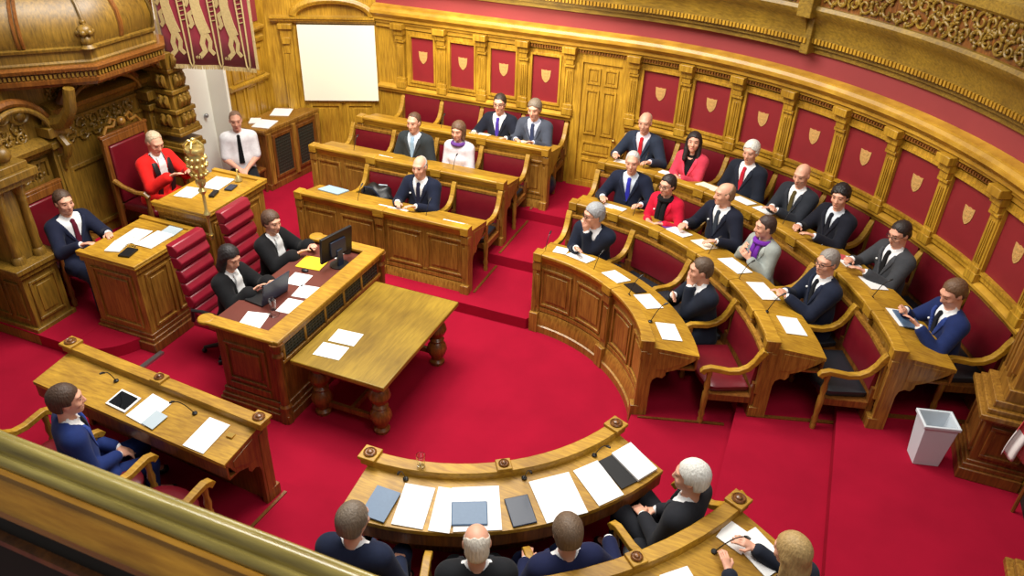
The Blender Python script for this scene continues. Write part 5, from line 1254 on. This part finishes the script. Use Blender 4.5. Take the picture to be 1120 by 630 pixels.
for r_, u, w_ in (('far1', -2.55, 'front straight desk left of man in navy suit'), ('far1', -1.55, 'front straight desk right of man in navy suit'), ('far2', -3.3, 'left half of middle straight desk'), ('far2', -1.72, 'middle straight desk before woman in white blouse'), ('far3', -2.4, 'back straight desk')): mic('thin black microphone on the %s' % w_, r_, u, .12)
# foreground curved desk
sheet('pale grey folder on left end of foreground curved desk', 'bot1', -82.0, .36, .20, .27, .12, .012, 'slate', name='folder', cat='folder', lift=.01)
sheet('white paper just right of the grey folder in foreground', 'bot1', -75.6, .32, .24, .36, .05, group=G_B)
sheet('white opened ring-bound paper left of the grey-blue tablet', 'bot1', -69.6, .33, .16, .38, .1, group=G_B)
sheet('white paper underneath the grey-blue tablet in foreground', 'bot1', -63.2, .32, .36, .38, 0, .006, group=G_B)
sheet('grey-blue tablet in dark case in the middle of the foreground desk', 'bot1', -64.6, .37, .27, .20, 0, .014, 'slate', name='tablet_computer', cat='tablet', lift=.010, bevel=.01)
sheet('dark navy tablet cover beside large white papers in foreground', 'bot1', -54.8, .38, .19, .25, -.06, .012, 'slate_dark', name='tablet_computer', cat='tablet', lift=.004, bevel=.008)
sheet('large white paper right of the dark navy tablet in foreground', 'bot1', -46.6, .33, .34, .38, .02, group=G_B)
sheet('large white paper left of the dark folder at right end of foreground desk', 'bot1', -37.2, .33, .24, .36, .0, group=G_B)
sheet('dark folder under papers at right end of foreground curved desk', 'bot1', -31.6, .32, .18, .30, .05, .01, 'black', name='folder', cat='folder')
sheet('white stacked papers at the right end of foreground curved desk', 'bot1', -27.2, .33, .22, .31, .05, .02, group=G_B, lift=.012)
def tumbler(label, x, y, z, s=1):
    m = MB(); m.lathe([(.001, 0), (.026*s, 0), (.032*s, .10*s), (.029*s, .10*s), (.024*s, .008), (.001, .008)], (x, y, z), 14); return tag(build('drinking_glass', m, M['glass']), label, 'glass')
x, y = arc_map(R(-76), 1.89); tumbler('clear drinking glass on the rail of foreground curved desk', x, y, 1.085, 1.15)
sheet('white sheet of paper before the blonde woman, nearest the post', 'bot2', -28.6, .34, .24, .32, .1)
sheet('white paper half under the blonde woman\'s hand', 'bot2', -29.6, .16, .2, .2, -.2)
sheet('white paper at the bottom edge left of microphone', 'bot2', -40.0, .28, .22, .28, .1)
mic('black microphone leaning over papers of the blonde woman', 'bot2', -33.5, .16, ax=2.0)
mic('black microphone near the middle post of foreground curved desk', 'bot1', -52, .10); mic('black microphone at left end of foreground curved desk', 'bot1', -79, .10); mic('black microphone at right end of foreground curved desk', 'bot1', -33.5, .10)
sheet('white-edged tablet with black screen on the straight desk', 'bl', -2.30, .29, .24, .18, .05, .010, 'paper', name='tablet_computer', cat='tablet')
tabs = [q for q in bpy.context.scene.objects if q.name.startswith('tablet_computer') and 'white-edged' in q.get('label', '')]
sc_ = slab_on('bl', -2.30, .29, .205, .145, .05, .002, .0125); scr = build('black_screen', sc_, M['black_glass'], tabs[0], smooth=0)
sheet('white paper beside the black-screened tablet on the straight desk', 'bl', -2.02, .27, .24, .28, .1)
sheet('small pale grey paper overlapping white paper on the straight desk', 'bl', -1.88, .34, .14, .16, .1, mat='grey_card', lift=.01)
sheet('white paper at the right end of the straight desk', 'bl', -1.36, .28, .22, .32, .0)
mic('black microphone behind the tablet on straight desk', 'bl', -2.55, .14, ax=1); mic('black microphone behind the right paper on straight desk', 'bl', -1.62, .14, ax=-1)
m = MB(); p, n, t_, d0, rim, d = rowframe('bl', -1.17, .2); m.rot_box((p[0], p[1], zt(rim, d, d0)+.008), (.06, .05, .012), 0); tag(build('switch_plate', m, M['brass'], smooth=0), 'small brass switch plate at the right end of straight desk', 'switch')
# clerks' desk
Z = .966
flat('white paper at the near corner of the clerks\' desk beside the dark-haired clerk', -2.10, -.62, Z, .25, .24, .30)
flat('white paper beside the water glass on clerks\' desk', -1.90, -.24, Z, .1, .24, .26)
flat('white paper in the middle of the clerks\' desk behind the first sheet', -1.93, .06, Z, .15, .24, .24)
flat('white paper between the laptop and the computer mouse', -2.16, .24, Z, .1, .22, .24)
flat('bright yellow folder before the short-haired clerk', -2.22, .60, Z, .1, .30, .26, .008, 'yellow_card', name='folder', cat='folder')
flat('white paper at the far end of clerks\' desk beside monitor', -2.14, .90, Z, .1, .24, .22)
lp = empty('laptop', (-2.24, -.18, Z), 'open dark laptop in front of the dark-haired clerk', 'laptop')
m = MB(); m.rot_box((-2.27, -.18, Z+.012), (.25, .38, .018), -.12); build('keyboard_base', m, M['black'], lp, bevel=.004)
m = MB(); cc, ss = math.cos(-.12), math.sin(-.12); m.rot_box((-2.27+.155*cc, -.18+.155*ss, Z+.145), (.012, .38, .27), -.12, Matrix.Rotation(R(14), 3, 'Y')); build('laptop_lid', m, M['slate_dark'], lp, bevel=.004)
mo = empty('computer_monitor', (-1.96, .70, Z), 'flat black computer monitor seen from behind on the clerks\' desk', 'monitor')
m = MB(); m.rot_box((-1.95, .70, Z+.26), (.035, .46, .32), -.24, Matrix.Rotation(R(6), 3, 'Y')); build('screen_housing', m, M['black'], mo, bevel=.006)
m = MB(); m.rot_box((-1.925, .695, Z+.24), (.03, .22, .18), -.24); m.rot_box((-1.91, .695, Z+.10), (.03, .08, .22), -.24); build('monitor_stand', m, M['slate_dark'], mo, bevel=.005)
m = MB(); m.lathe([(.001, 0), (.11, 0), (.11, .012), (.001, .016)], (-1.93, .70, Z), 18); build('monitor_foot', m, M['black'], mo)
m = MB(); m.rot_box((-1.975, .706, Z+.26), (.004, .42, .28), -.24, Matrix.Rotation(R(6), 3, 'Y')); build('display_glass', m, M['black_glass'], mo)
m = MB(); m.ball((-2.20, .42, Z+.012), .045, 12, 8, sc=(1, .7, .4)); tag(build('computer_mouse', m, M['black']), 'black computer mouse beside the yellow folder', 'mouse')
tumbler('clear water glass behind the laptop on the clerks\' desk', -2.05, -.36, Z, 1.25)
m = MB(); m.lathe([(.001, 0), (.055, 0), (.06, .008), (.001, .01)], (-1.98, -.44, Z), 16); tag(build('glass_coaster', m, M['glass']), 'flat clear coaster near the water glass on clerks\' desk', 'coaster')
hs = empty('pen_holder', (-2.0, .98, Z), 'small desk tidy with pens at the far end of the clerks\' desk', 'desk tidy')
m = MB(); m.lathe([(.04, 0), (.045, .10), (.04, .10), (.035, .01)], (-2.0, .98, Z), 14); build('cup', m, M['grille'], hs)
for k in range(5): m = MB(); m.tube([(-2.0+.012*(k-2), .98+.01*((k*3) % 5-2), Z+.02), (-2.0+.03*(k-2), .98+.02*((k*3) % 5-2), Z+.17)], .004, 6); build('pen', m, M['black' if k % 2 else 'steel'], hs)
flat('white paper at the near end of the large plain table, left sheet', -1.27, -.51, .766, .08, .29, .22)
flat('white paper on the large plain table, the sheet nearer the clerks\' grille', -1.26, -.25, .766, .08, .29, .22)
# side desk and presiding desk
flat('white paper before the navy-suited man, left sheet on the side desk', -4.24, .04, 1.13, .1, .24, .32)
flat('large white document in the middle of the side desk', -3.97, .06, 1.13, .0, .24, .36, .008)
flat('grey printed newspaper at the far end of the side desk', -3.95, .30, 1.13, .1, .20, .22, .006, 'grey_card', name='newspaper', cat='newspaper')
flat('white tablet with dark cover by the hands of the navy-suited man', -4.22, -.24, 1.13, .3, .17, .24, .012, 'paper', name='tablet_computer', cat='tablet')
flat('black leather notebook at the corner of the side desk', -4.0, -.30, 1.13, .2, .13, .18, .018, 'black', name='notebook', cat='notebook')
tumbler('clear glass tumbler on the side desk', -4.06, -.17, 1.13, 1.25)
flat('white paper under the hands of man in scarlet robe', -4.17, .90, 1.33, .15, .24, .28)
flat('large white document at the right end of the presiding desk', -4.04, 1.26, 1.33, .1, .26, .34, .008)
flat('small black case on the presiding desk', -3.86, .98, 1.33, .3, .07, .17, .03, 'black', name='spectacle_case', cat='case', bevel=.01)
flat('black closed notebook at the front edge of presiding desk', -3.80, 1.22, 1.33, .2, .10, .16, .02, 'slate_dark', name='notebook', cat='notebook', bevel=.006)
bs = empty('brass_bell', (-3.86, 1.44, 1.33), 'small brass hand bell at the right corner of the presiding desk', 'bell')
m = MB(); m.lathe([(.05, 0), (.045, .02), (.03, .05), (.02, .07), (.001, .075)], (-3.86, 1.44, 1.335), 14); build('bell_body', m, M['gold'], bs)
m = MB(); m.lathe([(.008, .07), (.012, .10), (.008, .13), (.014, .15), (.001, .16)], (-3.86, 1.44, 1.335), 10); build('handle', m, M['gold'], bs)
flat('white paper at the right end of the cabinet top', -5.24, 4.18, 1.152, .4, .30, .34)
flat('white paper at the left end of the cabinet top', -5.14, 3.62, 1.152, .2, .28, .34, .008)
flat('small white booklet behind the papers on the cabinet top', -5.36, 3.66, 1.152, .5, .16, .22, .012, name='booklet', cat='booklet')
# bags
bg = empty('black_bag', (-2.66, 2.72, T1+.46), 'crumpled black bag lying on a bench seat left of man in navy suit', 'bag')
me_ = MB(); me_.ball((-2.66, 2.74, T1+.66), .215, 22, 16, sc=(1.15, .75, .85)); me_.v = [(x+.025*math.sin(z*31+y*17), y+.02*math.sin(x*29+z*11), z+.025*math.sin(x*23+y*19)) for x, y, z in me_.v]; build('bag_body', me_, M['black'], bg)
m = MB(); m.tube([(-2.80, 2.64, T1+.72), (-2.76, 2.60, T1+.84), (-2.62, 2.58, T1+.86), (-2.54, 2.62, T1+.73)], .012, 7); build('handle', m, M['slate_dark'], bg)
for q in (-2.76, -2.60): m = MB(); m.lathe([(.05, -.006), (.055, 0), (.05, .006), (.03, .008)], (0, 0, 0), 14); m.v = [(q+x, 2.585+z, T1+.64+y) for x, y, z in m.v]; build('round_pocket', m, M['slate_dark'], bg)
m = MB(); m.rot_box((-2.58, 2.80, T1+.80), (.12, .02, .05), .2); build('grey_flap', m, M['grey_card'], bg)
bg = empty('grey_shoulder_bag', (-.80, 4.60, T3), 'dark grey soft bag standing on the floor beside the far aisle', 'bag')
m = MB(); m.ball((-.78, 4.58, T3+.16), .16, 16, 12, sc=(.75, .9, 1.0)); m.v = [(x, y, max(z, T3+.003)) for x, y, z in m.v]; build('bag_body', m, M['slate_dark'], bg)
m = MB(); m.tube([(-.78, 4.48, T3+.28), (-.78, 4.50, T3+.42), (-.78, 4.64, T3+.42), (-.78, 4.66, T3+.28)], .010, 6); build('strap', m, M['black'], bg)
# ------------------------------------------------------------------ people
BLACK = (24, 24, 28); NAVY = (28, 36, 62); WHITE = (236, 236, 240)
suit = lambda col, tie=(30, 30, 40), shirt=WHITE, **k: dict(kind='suit', col=col, tie=tie, shirt=shirt, **k)
GP_S = 'members seated in the straight rows'; GP_C = 'members seated in the curved rows'; GP_F = 'members seated in the foreground'
D_ = math.radians
def polar(a, r): return (r*math.cos(R(a)), r*math.sin(R(a)))
def P3(xy, z): return (xy[0], xy[1], z)
S_ = R(-90)
person('man in navy suit with balding white hair sitting alone in the front straight row', (-1.90, 2.62, T1+1.29), T1, S_, suit(NAVY, (40, 42, 74), badge=True), ('fringe', (170, 165, 160)), yaw=.05, hands='desk', group=GP_S, lean=.06)
person('man in dark grey-green suit with pale blue tie, middle straight row', (-2.55, 3.68, T2+1.29), T2, S_, suit((60, 66, 70), (150, 180, 206), (214, 224, 236)), ('thin', (92, 66, 48)), hands='thigh', group=GP_S, lean=.03)
person('woman in white blouse with violet neck scarf and brown bobbed hair', (-1.86, 3.70, T2+1.27), T2, S_, dict(kind='blouse', col=(226, 220, 232), scarf=(104, 62, 140), scarf_long=False, legs=(40, 40, 46)), ('bob', (104, 76, 56)), hands='lap', woman=True, group=GP_S, lean=.04)
person('man in dark suit with purple-blue tie and glasses, back straight row', (-1.62, 4.62, T3+1.28), T3, S_, suit((30, 34, 52), (70, 50, 150)), ('short', (48, 38, 32)), yaw=.12, hands='wide', glasses=True, group=GP_S, lean=.04)
person('grey-haired man in grey suit nearest the panelled door, back straight row', (-1.07, 4.62, T3+1.28), T3, S_, suit((84, 90, 108), (60, 70, 110), (190, 194, 214)), ('full', (122, 108, 94)), hands='desk', group=GP_S, lean=.10, pitch=.12)
def C(label, a, r, h, tier, outfit, hair, turn=0, **k):
    return person(label, P3(polar(a, r), tier+h), tier, R(a+180+turn), outfit, hair, group=GP_C, **k)
C('grey-haired man with glasses holding his chin at the aisle end of front curved row', 76, 2.36, 1.28, T1, suit((32, 40, 62)), ('full', (150, 152, 156)), hands='chinL', yaw=-.65, pitch=.12, lean=.16, glasses=True)
C('man in dark navy suit leaning forward with hand on mouth, front curved row', 40.2, 2.56, 1.22, T1, suit((30, 37, 54), (40, 44, 66)), ('short', (88, 70, 56)), turn=-8, hands='chinL', yaw=-.25, pitch=.14, lean=.14, side=.05, spread=1.6)
C('white-haired man in navy suit with bright blue tie, middle curved row', 79.5, 3.68, 1.31, T2, suit((32, 40, 66), (46, 48, 170), (214, 224, 240)), ('thin', (188, 186, 184)), yaw=.1, hands='wide', lean=.06, turn=10)
C('woman in bright red jacket with dark hair and glasses, middle curved row', 69.3, 3.46, 1.25, T2, dict(kind='jacket', col=(196, 20, 52), shirt=BLACK, scarf=(24, 24, 28), legs=BLACK, badge=True), ('back', (40, 28, 28)), hands=((-.14, .34, .80), (.05, .36, .80)), woman=True, glasses=True, lean=.12, yaw=-.1)
C('balding man in dark navy suit looking sideways, middle curved row', 58.2, 3.66, 1.33, T2, suit((30, 34, 54), (60, 70, 86), badge=True), ('fringe', (140, 110, 86)), hands='wide', yaw=-.5, lean=.08)
C('woman in grey jacket with long purple scarf and clasped hands', 46.3, 3.58, 1.26, T2, dict(kind='jacket', col=(150, 156, 152), shirt=(150, 156, 152), scarf=(112, 44, 160), legs=(70, 72, 74)), ('short', (62, 44, 40)), hands='chest', woman=True, yaw=-.35, pitch=.1, lean=.10)
C('grey-haired man in navy suit with hands clasped near the end of middle curved row', 31.8, 3.72, 1.30, T2, suit((32, 40, 64), (24, 26, 34), badge=True), ('short', (140, 132, 126)), hands='clasp', yaw=.35, glasses=True, lean=.05, turn=-4)
C('bald man in grey-blue suit with red tie beside the panelled door', 83.4, 4.76, 1.31, T3, suit((52, 62, 84), (190, 26, 40), (226, 214, 224)), ('fringe', (170, 140, 120)), hands='wide', yaw=.1, lean=.04)
C('woman in pink-red jacket with long dark hair looking upward', 73.6, 4.60, 1.26, T3, dict(kind='jacket', col=(206, 62, 84), shirt=BLACK, legs=BLACK), ('long', (36, 26, 26)), hands='clasp', woman=True, yaw=.35, pitch=-.2, lean=.06)
C('white-haired man in dark suit with red tie, back curved row', 64.4, 4.76, 1.31, T3, suit((34, 40, 56), (180, 30, 50)), ('full', (216, 212, 204)), hands='thigh', yaw=.15, pitch=.1, lean=-.02)
C('bald man in charcoal suit with olive tie, back curved row', 54.6, 4.72, 1.29, T3, suit((50, 54, 64), (110, 94, 50)), ('none', (150, 120, 100)), hands='clasp', yaw=.2, pitch=.18, lean=.02)
C('man in black suit with dark curly hair, back curved row', 46.7, 4.66, 1.29, T3, suit((28, 30, 44), (28, 30, 44), (214, 220, 230)), ('curly', (26, 20, 22)), hands='desk', yaw=.45, roll=.05, lean=.04)
C('man in grey suit with glasses and dark hair looking down, back curved row', 35.4, 4.70, 1.27, T3, suit((78, 80, 86), (26, 26, 30), badge=True), ('short', (40, 30, 28)), hands='desk', yaw=.15, pitch=.28, glasses=True, lean=.04)
C('man in vivid blue suit reading a tablet at the right end of back curved row', 21.2, 4.60, 1.25, T3, suit((34, 52, 112), (26, 28, 40), badge=True), ('short', (104, 76, 54)), hands='read', yaw=.2, pitch=.45, lean=.10)
def Fg(label, a, r, h, tier, outfit, hair, turn=0, **k):
    return person(label, P3(polar(a, r), tier+h), tier, R(a+180+turn), outfit, hair, near=True, group=GP_F, **k)
Fg('man in navy suit with grey-brown hair, leftmost of four at foreground curved desk', -81, 2.76, 1.24, T1, suit((36, 46, 76)), ('full', (112, 98, 84)), turn=0, hands='thigh', yaw=-.25, lean=.05)
Fg('bald man with white fringe in black suit at the foreground curved desk', -63.8, 2.86, 1.24, T1, suit((36, 38, 44)), ('fringe', (206, 198, 186)), hands='lap', lean=.0, pitch=.1)
Fg('brown-haired man in navy suit in the foreground with arm stretched right', -51.6, 2.86, 1.24, T1, suit((32, 40, 84)), ('full', (104, 84, 66)), hands=((-.16, .28, .60), (.40, .26, .66)), lean=.02, yaw=-.1)
Fg('white-haired man in black suit turned sideways with legs in the aisle', -30.6, 2.84, 1.28, T1, suit((44, 46, 54)), ('full', (222, 216, 208)), turn=14, hands=((-.02, .26, .60), (.10, .22, .58)), yaw=.25, lean=-.05, kneel=((.12, .0, .10), (.16, .05, .0)))
Fg('blonde woman in dark jacket writing at the bottom right desk', -31.8, 3.72, 1.25, T2, dict(kind='jacket', col=(40, 46, 62), shirt=(40, 46, 62), legs=BLACK), ('long', (172, 142, 92)), hands=((-.16, .40, .84), (.12, .42, .84)), woman=True, lean=.16, pitch=.2)
person('man in bright blue suit with dark brown hair at the straight foreground desk', (-2.30, -2.58, T1+1.22), T1, R(58), suit((36, 58, 128)), ('full', (70, 50, 38)), yaw=-.15, hands='lap', near=True, group=GP_F, lean=.05)
gown = dict(kind='gown', col=BLACK, shirt=WHITE, bands=True, legs=BLACK, v=.30, k=.35)
person('clerk in black gown with long dark hair typing at the laptop', (-2.72, -.13, 1.30), 0, R(4), gown, ('long', (30, 24, 26)), hands=((-.10, .44, .955), (.10, .38, .955)), woman=True, lean=.10, yaw=-.15, pitch=.32, group='clerks in black gowns')
person('clerk in black gown with short brown hair behind the yellow folder', (-2.82, .72, 1.31), 0, R(0), gown, ('full', (84, 60, 46)), hands=((-.14, .44, .955), (.08, .42, .955)), woman=True, lean=.08, yaw=-.2, pitch=.1, group='clerks in black gowns')
person('man in navy suit with dotted red tie seated at far left', (-5.06, -.10, T1+1.30), T1, R(-8), suit((32, 38, 66), (120, 24, 50), k=.42), ('short', (78, 56, 42)), hands=((-.12, .46, .86), (.16, .42, .84)), lean=.02, yaw=-.1)
person('man in scarlet robe with black facings and white jabot reading papers', (-4.94, 1.26, T3+1.27), T3, R(-6), dict(kind='robe', col=(214, 28, 24), shirt=WHITE, bands=True, facing=True, legs=BLACK, v=.30, k=.30), ('thin', (190, 168, 140)), hands=((-.10, .48, .83), (.14, .44, .83)), lean=.16, yaw=-.15, pitch=.42)
person('uniformed man in short-sleeved white shirt and black tie with clasped hands', (-5.22, 3.08, T1+1.22), T1, R(-48), dict(kind='uniform', col=(232, 232, 236), tie=(18, 18, 22), legs=(24, 26, 36)), ('thin', (130, 100, 80)), hands='lap', lean=.02, yaw=0)

# ------------------------------------------------------------------ light
def area(name, loc, size, power, col=(1, .95, .86), target=(0, 0, 0), sy=None):
    l = bpy.data.lights.new(name, 'AREA'); l.energy = power; l.color = col; l.shape = 'RECTANGLE'; l.size = size; l.size_y = sy or size
    o = bpy.data.objects.new(name, l); link(o); o.location = loc
    o.rotation_euler = (Vector(target)-Vector(loc)).to_track_quat('-Z', 'Y').to_euler(); return o
area('overhead_light', (-.5, .5, 7.5), 4, 680, (1, .96, .88), (-.4, .5, 0))
area('overhead_light', (-2.5, 2.0, 6.5), 2.2, 300, (1, .95, .84), (-2.2, 4.6, 1.6))
area('overhead_light', (3.5, -3.0, 7.0), 2.5, 150, (1, .96, .90), (2.8, 0, .5))
area('overhead_light', (-3.2, -.4, 6.8), 1.6, 130, (1, .96, .88), (-5.4, 2.2, 1.4))  # added fill without a fitting, brightens the white door and plaster
sp = bpy.data.lights.new('wall_spot', 'SPOT'); sp.energy = 260; sp.color = (1, .9, .66); sp.spot_size = R(110); sp.spot_blend = .8; sp.shadow_soft_size = .2
o = bpy.data.objects.new('wall_spot', sp); link(o); o.location = (-1.8, 3.1, 3.7); o.rotation_euler = (Vector((-1.8, 5.15, 2.75))-o.location).to_track_quat('-Z', 'Y').to_euler()
w = bpy.data.worlds.new('world'); bpy.context.scene.world = w; w.use_nodes = True
w.node_tree.nodes['Background'].inputs['Color'].default_value = (1, .95, .88, 1); w.node_tree.nodes['Background'].inputs['Strength'].default_value = .22

# ------------------------------------------------------------------ camera
cam = bpy.data.cameras.new('camera'); co = bpy.data.objects.new('camera', cam); link(co)
yaw, pit, rol = R(111.0334), R(31.9953), R(2.0902)
fv = Vector((math.cos(pit)*math.cos(yaw), math.cos(pit)*math.sin(yaw), -math.sin(pit))); rv = Vector((math.sin(yaw), -math.cos(yaw), 0)); uv = rv.cross(fv)
r2 = rv*math.cos(rol)+uv*math.sin(rol); u2 = -rv*math.sin(rol)+uv*math.cos(rol)
co.matrix_world = Matrix(((r2.x, u2.x, -fv.x, 2.65), (r2.y, u2.y, -fv.y, -5.70), (r2.z, u2.z, -fv.z, 5.5), (0, 0, 0, 1)))
cam.sensor_width = 36; cam.sensor_fit = 'HORIZONTAL'; cam.lens = 848.98/1120*36; cam.clip_start = .02
cam.dof.use_dof = True; cam.dof.focus_distance = 9.5; cam.dof.aperture_fstop = 6.3
sc = bpy.context.scene; sc.camera = co
sc.view_settings.view_transform = 'Standard'; sc.view_settings.look = 'None'; sc.view_settings.exposure = 0; sc.view_settings.gamma = 1
